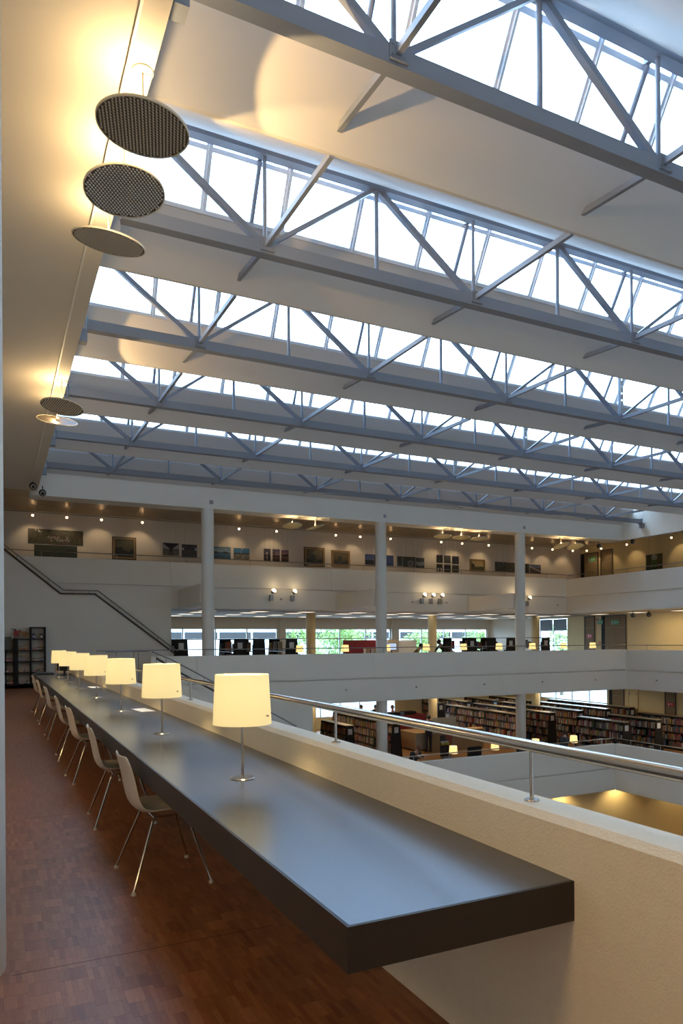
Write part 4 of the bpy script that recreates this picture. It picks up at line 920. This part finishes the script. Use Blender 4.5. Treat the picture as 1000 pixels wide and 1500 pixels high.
# near-largest 300 as single books, all others one mass
def bk_mesh(m, b, col):
    X, Y, Z, dp, th, hh, lean, _c = b[:8]; s = lean*hh
    m.col = col
    v = [(X, Y, Z), (X+dp, Y, Z), (X+dp, Y+th, Z), (X, Y+th, Z), (X, Y+s, Z+hh), (X+dp, Y+s, Z+hh), (X+dp, Y+th+s, Z+hh), (X, Y+th+s, Z+hh)]
    m.add(v, [(0, 3, 2, 1), (4, 5, 6, 7), (0, 1, 5, 4), (1, 2, 6, 5), (2, 3, 7, 6), (3, 0, 4, 7)])
def score(b):
    base = {0: 0, 1: 3, 2: 6, 3: 20, 4: 12}[b[10]]; return base + (b[9]-1-b[8])*1.2 + (b[1]-21)*.5
order = sorted(range(len(BOOKS)), key=lambda i: score(BOOKS[i]))
unit = {}
mass = MB(); ns = 0
for i in order:
    b = BOOKS[i]
    if ns < 300:
        ln = b[6]; key = round(ln, 2)
        if key not in unit:
            mm = MB(); bk_mesh(mm, (0, 0, 0, 1, 1, 1, 0, 0), None); mm.box(.02, .98, .1, .9, .995, 1.0)
            unit[key] = mm.mesh('book', BOOK_O)
        o = bpy.data.objects.new('book', unit[key]); COL.objects.link(o); o.location = b[:3]; o.scale = (b[3], b[4], b[5]*math.cos(ln)); o.rotation_euler = (-ln, 0, 0); o.color = (*b[7], 1)
        nm = b[11].replace('bookcase', 'case'); o['label'] = 'book on the %s shelf of the ' % ('lowest', 'third', 'second', 'top')[b[8]]+' '.join(nm.split()[:9]); o['category'] = 'book'; o['group'] = 'books on the %s shelf of the ' % ('lowest', 'third', 'second', 'top')[b[8]]+nm; ns += 1
    else: bk_mesh(mass, b, b[7])
o = obj('book_rows', mass, BOOK_M); o['kind'] = 'stuff'; o['label'] = 'rows of coloured books filling the farther library shelves'; o['category'] = 'books'
print('books', len(BOOKS))

# ================================================================== FURNITURE OF THE FAR GALLERIES
# desk with lit lamps behind the middle parapet
t = thing('reading_desk', 'long oak reading desk behind the middle gallery parapet', 'desk', (18, 24.9, 0))
obj('table_top', MB().cbox(-8.4, 8.0, -.32, .42, .72, .76, .006), WOOD, t)
for k in range(7): obj('leg', MB().box(-8.2+2.7*k, -8.15+2.7*k, -.05, .35, 0, .72), BLACKM, t)
xs = [10.36, 12.27, 14.13, 16.01, 17.88, 19.77, 21.63, 23.48, 25.27]
def small_lamp(label, loc, group):
    t = thing('table_lamp', label, 'lamp', loc, group=group)
    obj('base', MB().lathe([(0, .008), (.066, .006), (.066, 0), (0, 0)], n=20), INOX, t, smooth=True); obj('stem', MB().tube([(0, 0, .007), (0, 0, .42)], .0075, 8), INOX, t, smooth=True)
    obj('shade', MB().lathe([(.132, .560), (.152, .295), (.150, .295), (.130, .560), (.132, .560)], n=28), SHADE, t, smooth=True); return t
s0 = None
for k, x in enumerate(xs):
    if k == 0: continue_ = 0
    l = 'lit table lamp on the middle gallery desk, %s from the left' % ('first' if k == 0 else ORD[k])
    if s0 is None: s0 = small_lamp(l, (x, 24.82, .76), 'lit lamps on the middle gallery desk')
    else: dup(s0, (x, 24.82, .76), l)
    light('lamp_bulb', 'POINT', (x, 24.82, 1.19), 4, size=.05)
t = thing('reading_desk', 'dark reading desk behind the lowest gallery parapet', 'desk', (17.5, 20.85, -3.58))
obj('table_top', MB().cbox(-4.3, 3.6, -.28, .38, .72, .76, .006), DESKE, t)
for k in range(5): obj('leg', MB().box(-4.2+1.9*k, -4.15+1.9*k, -.2, .3, 0, .72), BLACKM, t)
for k, x in enumerate((14.52, 16.35, 18.26, 20.15)):
    dup(s0, (x, 20.80, -2.82), 'lit table lamp on the lowest desk, %s from the left' % ('first' if k == 0 else ORD[k]), group='lit lamps on the lowest desk'); light('lamp_bulb', 'POINT', (x, 20.80, -2.39), 4, size=.05)
# dark red bar, oak counter, glass screen, poster on the lowest floor
t = thing('bar_screen', 'dark red bar screen on the lowest floor behind the oak counter', 'screen', (17.8, 29.3, -3.58)); obj('panel', MB().cbox(-1.0, 1.05, 0, .06, 0, 1.45, .01), REDP, t); obj('return_panel', MB().cbox(1.0, 1.06, .06, 1.6, 0, 1.45, .01), REDP, t); obj('foot_rail', MB().box(-1.0, 1.05, -.03, 0, 0, .06), BLACKM, t)
t = thing('counter', 'oak service counter on the lowest floor in front of the red screen', 'counter', (17.6, 28.2, -3.58)); obj('body', MB().box(-.48, .45, -.7, .75, .06, .80), WOOD, t); obj('counter_top', MB().cbox(-.50, .47, -.72, .77, .80, .84, .006), WOOD, t); obj('side_panel', MB().box(-.46, .45, -.715, -.70, .06, .80), GREYB, t); obj('plinth', MB().box(-.42, .40, -.64, .7, 0, .06), BLACKM, t)
t = thing('poster', 'poster with white and yellow lettering standing on the lowest floor', 'poster', (17.3, 25.3, -3.58)); obj('board', MB().box(-.30, .30, 0, .02, .1, 1.0), BLACKM, t)
def f_poster(u, v, rr):
    if .64 < v < .74 and u < .75: return (.6, .6, .58) if rr.random() < .75 else (.1, .1, .1)
    if .54 < v < .63 and .05 < u < .78: return (.55, .45, .03) if rr.random() < .8 else (.05, .05, .03)
    if u > .72 or (v > .8 and u > .4): return sc((.22, .06, .03), nz(rr, .4))
    return sc((.02, .02, .02), nz(rr, .5))
obj('print', canvas(-.29, .29, .11, .99, f_poster, 22, 30, -.003), PAINT_M, t); obj('foot', MB().box(-.2, .2, -.1, .12, 0, .1), GREYB, t)
FROST = mat('frosted_screen', (.50, .47, .38), .3)
t = thing('screen', 'translucent grey-brown desk screen in front of the long bookcase', 'screen', (18.3, 26.9, -3.58)); obj('panel', MB().box(-.65, .65, 0, .015, .85, 1.55), FROST, t); obj('counter_body', MB().box(-.65, 2.2, .02, .5, 0, .9), mat('counter_brown', (.26, .18, .10), .5), t); obj('counter_top', MB().box(-.67, 2.22, 0, .55, .9, .94), WOOD, t)
struct('wall_partition', MB().box(19.3, 21.2, 33.0, 33.1, -3.58, -.9), CREAM)
for k, (x, y, l) in enumerate(((17.5, 30.3, 'black computer terminal behind the red screen, left one'), (18.5, 30.4, 'black printer behind the red screen, right one'))):
    t = thing('office_machine', l, 'machine', (x, y, -3.58)); obj('stand', MB().box(-.2, .2, -.2, .2, 0, 1.2), BLACKM, t); obj('body', MB().cbox(-.36, .36, -.25, .25, 1.2, 1.52, .05), BLACK, t)
for k, (x, y, l) in enumerate(((16.6, 22.1, 'dark armchair at the lowest desk beside the second lamp'), (18.9, 22.0, 'dark armchair at the lowest desk beside the third lamp'), (22.9, 20.9, 'dark lounge chair below the nearest bookcase'))):
    t = thing('armchair', l, 'chair', (x, y, -3.58), rz=.3*k); obj('seat', MB().cbox(-.3, .3, -.3, .3, .2, .45, .05), BLACK, t); obj('backrest', MB().cbox(-.3, .3, .22, .32, .4, .95, .03), BLACK, t)
    for a, b in ((-.26, -.26), (.26, -.26), (-.26, .26), (.26, .26)): obj('leg', MB().tube([(a, b, 0), (a, b, .2)], .015, 6), CHROME, t)
# middle gallery: red sofa screen, cabinet, monitor, white chairs
t = thing('red_screen', 'dark red screen panel behind the middle gallery parapet', 'screen', (15.15, 29.0, 0)); obj('panel', MB().cbox(-.9, .9, 0, .06, 0, 1.5, .01), REDP, t); obj('foot', MB().box(-.9, .9, -.1, .16, 0, .05), BLACKM, t)
t = thing('cabinet', 'beige cabinet right of the second far column', 'cabinet', (17.45, 30.0, 0)); obj('body', MB().box(-.3, .3, 0, .5, 0, 1.52), mat('beige_laminate', (.42, .36, .28), .5), t); obj('door', MB().cbox(-.29, -.005, -.02, 0, .05, 1.48, .004), mat('beige_laminate', (.42, .36, .28), .5), t); obj('door', MB().cbox(.005, .29, -.02, 0, .05, 1.48, .004), MATS['beige_laminate'], t)
t = thing('partition', 'pale partition panel between cabinet and bookcases', 'partition', (18.4, 30.2, 0)); obj('panel', MB().cbox(-.5, .5, 0, .05, .1, 1.48, .01), WHITE, t); obj('leg', MB().box(-.48, -.44, -.1, .15, 0, .1), GREYB, t); obj('leg', MB().box(.44, .48, -.1, .15, 0, .1), GREYB, t)
t = thing('monitor', 'computer monitor with pale screen beside the second far column', 'monitor', (14.5, 25.05, .76)); obj('foot', MB().box(-.12, .12, -.08, .08, 0, .012), BLACKM, t); obj('stand', MB().box(-.02, .02, 0, .03, .012, .3), BLACKM, t); obj('screen', MB().box(-.22, .22, -.03, 0, .32, .62), BLACKM, t); obj('display', MB().box(-.20, .20, -.034, -.03, .34, .60), mat('display', (.1, .1, .1), emit=(.6, .75, 1), estr=.8), t)
for k, (x, l) in enumerate(((12.9, 'left small wooden tray tower on the middle desk'), (13.25, 'right small wooden tray tower on the middle desk'))):
    t = thing('card_box', l, 'box', (x+.4, 24.95, .76)); obj('body', MB().box(-.1, .1, -.1, .1, 0, .38), WOOD, t); obj('lid', MB().box(-.11, .11, -.11, .11, .38, .40), WOOD, t)
for k, (x, y, l) in enumerate(((9.9, 26.3, 'white chair behind the parapet below the narrow bookcase'), (20.9, 26.3, 'white chair between two labelled middle gallery bookcases'), (22.0, 26.2, 'white chair left of the labelled bookcase near the third column'), (27.6, 25.6, 'dark chair near the wide middle gallery door'))):
    t = thing('chair', l, 'chair', (x, y, 0), rz=.2*k); mm_ = WHITE if k < 3 else BLACK
    obj('seat', MB().cbox(-.22, .22, -.22, .22, .43, .46, .01), mm_, t); obj('backrest', MB().prism([(0, .20, .50), (0, .23, .50), (0, .31, .95), (0, .28, .95)], (-.21, 0, 0), (.42, 0, 0)), mm_, t)
    for a, b in ((-.2, -.2), (.2, -.2), (-.2, .2), (.2, .2)): obj('leg', MB().tube([(a*1.1, b*1.1, 0), (a, b, .43 if b < 0 else .52)], .012, 6), CHROME, t)

# ================================================================== OPEN SHELF AT THE END OF THE WALKWAY
SY = 27.36
t = thing('open_shelf', 'black open shelf unit stepping up against the white wall', 'shelf', (1.0, SY-.2, 0))
P0 = [0.02, .41, .80, 1.19, 1.58, 1.97]
def up_(x, w_, h): obj('upright', MB().box(x-1, x-1+w_, -.2, .19, 0, h), BLACK, t)
up_(-.10, .04, 1.20); up_(.30, .04, 1.24); up_(.55, .16, 1.64); up_(1.08, .06, 2.03); up_(1.55, .05, 2.03)
for k in range(4): obj('shelf_board', MB().box(-1.10, -.42, -.2, .19, P0[k], P0[k]+.04), BLACK, t)
for k in range(5): obj('shelf_board', MB().box(-.29, .09, -.2, .19, P0[k], P0[k]+.04), BLACK, t)
for k in range(6): obj('shelf_board', MB().box(.13, .56, -.2, .19, P0[k] if k < 5 else 1.99, P0[k]+.04 if k < 5 else 2.03), BLACK, t)
tv = thing('television', 'old black tube television on the lowest step of the shelf', 'television', (.28, SY-.20, 1.23)); obj('case', MB().prism([(-.22, -.16, 0), (.22, -.16, 0), (.15, .16, 0), (-.15, .16, 0)], (0, 0, 0), (0, 0, .46)), BLACKM, tv); obj('screen', MB().cbox(-.19, .19, -.175, -.16, .07, .42, .01), mat('tube_glass', (.03, .035, .035), .08), tv)
vi = thing('violin', 'brown violin lying beside a red box on top of the shelf', 'violin', (1.04, SY-.26, 1.72), rot=(PI/2-.1, -1.12, 0))
vi.scale = (.85, .85, .85)
m = MB(); 
ol = [(0, -.20), (.07, -.19), (.105, -.14), (.10, -.07), (.062, -.015), (.065, .03), (.085, .08), (.075, .13), (.035, .155), (-.035, .155), (-.075, .13), (-.085, .08), (-.065, .03), (-.062, -.015), (-.10, -.07), (-.105, -.14), (-.07, -.19)]
m.prism([(x*1.15, y*1.15+.26, 0) for x, y in ol], (0, 0, 0), (0, 0, .05)); obj('body', m, mat('violin_varnish', (.16, .05, .015), .25), vi)
obj('neck', MB().box(-.014, .014, .43, .66, .02, .055), BLACKM, vi); obj('scroll', MB().sphere((0, .68, .03), .022, 8), MATS['violin_varnish'], vi); obj('bridge', MB().box(-.02, .02, .24, .25, .05, .08), WOOD, vi)
rb = thing('red_box', 'dark red box on legs on top of the shelf beside the violin', 'box', (.66, SY-.2, 1.64)); obj('body', MB().cbox(-.08, .08, -.08, .08, .06, .27, .008), mat('box_red', (.30, .03, .03), .5), rb)
for a in (-.06, .06): obj('leg', MB().box(a-.012, a+.012, -.06, .06, 0, .06), BLACKM, rb)
bd = thing('ornament', 'small dark bird ornament on the red box', 'ornament', (.62, SY-.2, 1.91)); obj('body', MB().sphere((0, 0, .03), .03, 10, (1.6, .8, .9)), BLACKM, bd, smooth=True); obj('beak', MB().tube([(-.04, 0, .04), (-.09, 0, .05)], [.012, .002], 6), BLACKM, bd)
pk = thing('party_hat', 'small white and red paper cone on top of the television', 'cone', (.25, SY-.2, 1.69)); obj('cone', MB().lathe([(.07, 0), (.002, .16)], n=14), WHITE, pk); obj('band', MB().lathe([(.052, .045), (.034, .085)], n=14), RED, pk)
ITEMS = [(1.21, 5, .10, .19, (.05, .08, .25), 'blue book cover standing on the top right shelf'), (1.46, 5, .09, .19, (.04, .025, .02), 'dark book cover standing on the top right shelf'),
 (.78, 4, .07, .11, (.6, .35, .15), 'orange and white pack on the fourth middle shelf'), (.86, 4, .06, .09, (.3, .32, .35), 'grey small pack on the fourth middle shelf'), (.92, 4, .06, .10, (.5, .35, .08), 'yellow pack on the fourth middle shelf'), (1.01, 4, .09, .11, (.55, .45, .3), 'cream box on the fourth middle shelf'),
 (1.24, 4, .10, .10, (.6, .4, .4), 'white and red box on the fourth right shelf'), (1.35, 4, .06, .10, (.03, .03, .02), 'black pack on the fourth right shelf'), (1.42, 4, .06, .10, (.3, .18, .03), 'dark yellow pack on the fourth right shelf'), (1.49, 4, .05, .10, (.04, .03, .02), 'dark brown pack on the fourth right shelf'),
 (.37, 3, .10, .11, (.4, .03, .03), 'red pack on the third left shelf'), (.48, 3, .07, .10, (.4, .02, .03), 'smaller red pack on the third left shelf'), (.80, 3, .10, .12, (.4, .45, .55), 'pale blue box on the third middle shelf'), (.91, 3, .09, .11, (.35, .38, .42), 'grey box on the third middle shelf'), (1.01, 3, .07, .09, (.03, .03, .03), 'black item on the third middle shelf'),
 (1.20, 3, .08, .11, (.2, .15, .1), 'brown pack on the third right shelf'), (1.28, 3, .07, .10, (.3, .25, .2), 'beige pack on the third right shelf'), (1.38, 3, .08, .11, (.25, .12, .1), 'reddish pack on the third right shelf'), (1.49, 3, .07, .12, (.03, .03, .04), 'black box on the third right shelf'),
 (.37, 2, .09, .13, (.30, .06, .07), 'dark red box on the second left shelf'), (.47, 2, .10, .06, (.35, .03, .03), 'flat red box on the second left shelf'), (.81, 2, .10, .11, (.5, .2, .03), 'orange pack on the second middle shelf'), (.92, 2, .03, .11, (.3, .03, .02), 'thin red pack on the second middle shelf'),
 (1.24, 2, .10, .11, (.35, .35, .33), 'pale grey box on the second right shelf'), (1.36, 2, .09, .10, (.08, .15, .03), 'green pack on the second right shelf'), (1.49, 2, .07, .12, (.22, .02, .03), 'crimson pack on the second right shelf'),
 (.38, 1, .08, .10, (.03, .03, .03), 'black pack on the lowest left shelf'), (.49, 1, .09, .10, (.5, .03, .02), 'bright red box on the lowest left shelf'), (.83, 1, .13, .12, (.55, .55, .55), 'white box on the lowest middle shelf'), (.98, 1, .06, .09, (.05, .05, .05), 'black small pack on the lowest middle shelf'), (1.05, 1, .05, .09, (.3, .3, .3), 'grey small pack on the lowest middle shelf')]
for x, k, w_, h, c, l in ITEMS:
    c2 = mat('pack_%02d%02d%02d' % tuple(int(v*99) for v in c), c, .5)
    o = thing('small_pack' if 'box' not in l else 'small_box', l, 'box' if 'box' in l else ('book' if 'book' in l else 'pack'), (x, SY-.28, P0[k-1]+.04 if k < 5 else P0[4]+.04), group='small packs on the open shelf')
    obj('body', MB().cbox(-w_/2, w_/2, -.045, .045, 0, h, .004), c2, o); obj('front_label', MB().box(-w_*.32, w_*.32, -.048, -.045, h*.2, h*.6), WHITE if sum(c) < .9 else RED, o)

# ================================================================== PEOPLE
def figure(label, base, rz, J, cols, hair, fv=Vector((0, -1, 0)), group=None):
    """J: joints by name (local metres, facing -Y); one skinned surface; clothes and skin as material zones"""
    J = dict(J); R = dict(RS); fv = fv.normalized()
    links = [('pelvis', 'waist'), ('waist', 'chest'), ('chest', 'neck'), ('neck', 'head'), ('head', 'crown'), ('chest', 'shL'), ('shL', 'elL'), ('elL', 'wrL'), ('chest', 'shR'), ('shR', 'elR'), ('elR', 'wrR'),
             ('pelvis', 'hipL'), ('hipL', 'knL'), ('knL', 'anL'), ('anL', 'toL'), ('pelvis', 'hipR'), ('hipR', 'knR'), ('knR', 'anR'), ('anR', 'toR')]
    for s in 'LR':
        w_ = Vector(J['wr'+s]); e = Vector(J['el'+s]); d = (w_-e).normalized(); side = Vector((1, 0, 0)) if abs(d.x) < .8 else Vector((0, 1, 0)); side = (side-d*side.dot(d)).normalized(); dn_ = d.cross(side)
        J['pa'+s] = w_+d*.07; R['pa'+s] = .030; links.append(('wr'+s, 'pa'+s))
        for q, (off, ln) in enumerate(((-.030, .062), (-.010, .075), (.011, .070), (.030, .055))):
            J['f%d%s' % (q, s)] = w_+d*.115+side*off; J['g%d%s' % (q, s)] = w_+d*(.115+ln)+side*off*1.1-dn_*.02*0+Vector((0, 0, -.018)); R['f%d%s' % (q, s)] = .010; R['g%d%s' % (q, s)] = .008
            links += [('pa'+s, 'f%d%s' % (q, s)), ('f%d%s' % (q, s), 'g%d%s' % (q, s))]
        J['t1'+s] = w_+d*.05+side*-.045; J['t2'+s] = w_+d*.09+side*-.062; R['t1'+s] = .012; R['t2'+s] = .009; links += [('pa'+s, 't1'+s), ('t1'+s, 't2'+s)]
    keys = list(J); ix = {k: i for i, k in enumerate(keys)}
    me = bpy.data.meshes.new('body'); me.from_pydata([tuple(J[k]) for k in keys], [(ix[a], ix[b]) for a, b in links], [])
    tmp = bpy.data.objects.new('tmp_body', me); COL.objects.link(tmp)
    md = tmp.modifiers.new('skin', 'SKIN'); md.use_smooth_shade = True
    sv = me.skin_vertices[0].data
    for k in keys: r = R.get(k, .06); sv[ix[k]].radius = (r, r) if not isinstance(r, tuple) else r
    sv[ix['pelvis']].use_root = True
    ss = tmp.modifiers.new('sub', 'SUBSURF'); ss.levels = 2; ss.render_levels = 2
    dg = bpy.context.evaluated_depsgraph_get(); m2 = bpy.data.meshes.new_from_object(tmp.evaluated_get(dg)); bpy.data.objects.remove(tmp)
    skin = mat('skin', (.46, .28, .20), .55); ms = [skin]+[mat('cloth_%s' % n, c, .85) for n, c in cols]+[mat('shoe_dark', (.03, .025, .02), .5)]
    m2.materials.clear()
    for m in ms: m2.materials.append(m)
    seg = [(Vector(J[a]), Vector(J[b]), a, b) for a, b in links]
    def zone(p):
        best = None
        for a, b, na, nb in seg:
            d = b-a; t = max(0, min(1, (p-a).dot(d)/max(d.length_squared, 1e-9))); q = (p-(a+d*t)).length-(R.get(na, .05) if not isinstance(R.get(na, .05), tuple) else .1)*.8
            if best is None or q < best[0]: best = (q, na, nb, t)
        _, a, b, t = best
        if b in ('toL', 'toR'): return 3
        if a[:3] in ('hip', 'knL', 'knR') or a == 'pelvis' and b != 'waist' or b in ('anL', 'anR'): return 2
        if a in ('neck', 'head') or (a == 'chest' and b == 'neck' and t > .55) or a[:2] in ('wr', 'pa', 't1') or a[0] == 'f': return 0
        return 1
    for p in m2.polygons: p.material_index = zone(p.center); p.use_smooth = True
    root = thing('person', label, 'person', base, rz, group=group)
    b = obj('body', m2, None, root)
    h = Vector(J['head']); c = Vector(J['crown']); up_v = (c-h).normalized(); fwd = fv
    hm = MB(); hm.sphere((0, 0, 0), 1, 14)
    ho = obj('hair', hm, mat('hair_%s' % hair[0], hair[1], .6), root, smooth=True); ho.location = (h+c)/2+up_v*.012-fwd*.022; ho.scale = (.088, .100, .115)
    # face: nose, eyes, mouth, ears
    f = MB(); mid = (h+c)/2; sd = up_v.cross(fwd).normalized(); fr = fwd
    f.tube([mid+fr*.082, mid+fr*.112-up_v*.035, mid+fr*.088-up_v*.042], [.008, .014, .01], 6)
    for s in (-1, 1): f.sphere(mid+sd*s*.084-up_v*.01, .02, 8, (.5, 1, 1.3))
    obj('nose_and_ears', f, skin, root, smooth=True)
    e = MB()
    for s in (-1, 1): e.sphere(mid+sd*s*.032+fr*.082+up_v*.005, .010, 8)
    e.tube([mid+fr*.084-up_v*.068-sd*.022, mid+fr*.090-up_v*.068, mid+fr*.084-up_v*.068+sd*.022], .005, 6)
    obj('eyes_and_mouth', e, mat('eye_dark', (.08, .03, .03), .4), root)
    return root
RS = dict(pelvis=(.165, .125), waist=(.150, .11), chest=(.175, .125), neck=.055, head=.078, crown=.072, shL=.070, shR=.070, elL=.045, elR=.045, wrL=.028, wrR=.028, hipL=.090, hipR=.090, knL=.060, knR=.060, anL=.042, anR=.042, toL=.035, toR=.035)
def stand(h=1.72, arms=0):
    s = h/1.72
    J = dict(pelvis=(0, 0, .95), waist=(0, 0, 1.12), chest=(0, 0, 1.34), neck=(0, 0, 1.48), head=(0, -.01, 1.57), crown=(0, -.01, 1.65), shL=(.19, 0, 1.38), elL=(.24, .02, 1.10), wrL=(.23, -.06, .86), shR=(-.19, 0, 1.38), elR=(-.24, .02, 1.10), wrR=(-.23, -.06, .86),
             hipL=(.095, 0, .88), knL=(.10, -.01, .48), anL=(.10, .02, .09), toL=(.11, -.13, .04), hipR=(-.095, 0, .88), knR=(-.10, -.01, .48), anR=(-.10, .02, .09), toR=(-.11, -.13, .04))
    if arms: J.update(elL=(.22, -.16, 1.14), wrL=(.10, -.34, 1.12), elR=(-.22, -.16, 1.14), wrR=(-.10, -.34, 1.12))
    return {k: Vector(v)*s for k, v in J.items()}
V = Vector
JB = dict(pelvis=V((.02, .18, .93)), waist=V((0, .06, 1.05)), chest=V((0, -.14, 1.20)), neck=V((0, -.27, 1.30)), head=V((0, -.34, 1.36)), crown=V((0, -.40, 1.42)), shL=V((.19, -.16, 1.22)), elL=V((.22, -.36, 1.00)), wrL=V((.14, -.52, .84)), shR=V((-.19, -.16, 1.22)), elR=V((-.22, -.36, 1.0)), wrR=V((-.14, -.52, .84)),
          hipL=V((.095, .18, .88)), knL=V((.10, .12, .47)), anL=V((.10, .20, .09)), toL=V((.11, .05, .04)), hipR=V((-.095, .18, .88)), knR=V((-.10, .10, .47)), anR=V((-.10, .14, .09)), toR=V((-.11, -.01, .04)))
JS = dict(pelvis=V((0, .10, .52)), waist=V((0, .08, .68)), chest=V((0, -.06, .88)), neck=V((0, -.18, 1.0)), head=V((0, -.25, 1.08)), crown=V((0, -.30, 1.15)), shL=V((.18, -.06, .92)), elL=V((.22, -.24, .76)), wrL=V((.10, -.44, .80)), shR=V((-.18, -.06, .92)), elR=V((-.22, -.24, .76)), wrR=V((-.10, -.44, .80)),
          hipL=V((.095, .08, .50)), knL=V((.11, -.34, .50)), anL=V((.11, -.32, .09)), toL=V((.11, -.46, .04)), hipR=V((-.095, .08, .50)), knR=V((-.11, -.34, .50)), anR=V((-.11, -.32, .09)), toR=V((-.11, -.46, .04)))
DF = V((0, -.6, -.45))
BLK = ('black', (.012, .012, .014)); NAVY = ('navy', (.02, .025, .045)); GRN = ('olive', (.14, .12, .05)); SAL = ('salmon', (.60, .12, .07)); GRYC = ('grey', (.12, .12, .13)); DK = ('dark', (.03, .03, .035))
DH = ('dark', (.02, .014, .010)); RH = ('auburn', (.16, .06, .03))
figure('person in black leaning over the middle gallery desk', (17.55, 25.75, 0), -PI*.42, JB, [BLK, DK], DH, DF)
figure('person in olive top seated low at the middle gallery desk', (15.95, 25.62, .10), .95, JS, [GRN, DK], DH, DF)
st = thing('stool', 'stool under the seated person in olive at the middle desk', 'stool', (16.02, 25.72, 0)); obj('seat', MB().lathe([(0, .46), (.19, .46), (.19, .42), (0, .42)], n=18), BLACK, st); obj('column', MB().tube([(0, 0, 0), (0, 0, .42)], .025, 8), CHROME, st); obj('foot_ring', MB().lathe([(0, .02), (.2, .01), (.2, 0), (0, 0)], n=18), BLACK, st)
figure('person in dark clothes standing at the oak counter on the lowest floor', (17.45, 26.9, -3.58), PI, stand(1.72, 1), [GRYC, NAVY], DH)
figure('dark-haired person bent over the lowest desk beside the first lamp', (13.5, 21.75, -3.48), .1, JS, [DK, NAVY], RH, DF)
st = thing('stool', 'stool under the dark-haired person at the lowest desk', 'stool', (13.5, 21.85, -3.58)); obj('seat', MB().lathe([(0, .46), (.19, .46), (.19, .42), (0, .42)], n=18), BLACK, st); obj('column', MB().tube([(0, 0, 0), (0, 0, .42)], .025, 8), CHROME, st); obj('foot_ring', MB().lathe([(0, .02), (.2, .01), (.2, 0), (0, 0)], n=18), BLACK, st)
figure('dark-haired person by the lowest window, left of two', (17.55, 33.6, -3.58), .4, stand(1.62), [DK, NAVY], DH)
figure('dark-haired person by the lowest window, beside the first column', (18.3, 33.4, -3.58), -.3, stand(1.60), [NAVY, DK], DH)
figure('person in salmon shirt standing right of the first column on the lowest floor', (18.9, 32.6, -3.58), 1.2, stand(1.62, 1), [SAL, DK], RH)
figure('person in dark clothes seated at the foot of the nearest bookcase', (20.6, 21.8, -3.48), 2.2, JS, [DK, DK], DH, DF)
st = thing('stool', 'stool under the seated person near the nearest bookcase', 'stool', (20.6, 21.8, -3.58)); obj('seat', MB().lathe([(0, .46), (.19, .46), (.19, .42), (0, .42)], n=18), BLACK, st); obj('column', MB().tube([(0, 0, 0), (0, 0, .42)], .025, 8), CHROME, st); obj('foot_ring', MB().lathe([(0, .02), (.2, .01), (.2, 0), (0, 0)], n=18), BLACK, st)

struct('floor_joint', MB().box(.06, 1.3, 3.52, 3.524, -.002, .0005), mat('joint_dark', (.05, .022, .01), .7), fl)

wb_ = [o for o in bpy.data.objects if o.get('label') == 'glazed balcony door beside the yellow wall'][0]
for a in (31.47, 32.65): obj('blind', MB().box(30.01, 30.025, a, a+1.08, 2.02, 2.66), mat('blind_grey', (.20, .24, .28), .6), wb_)
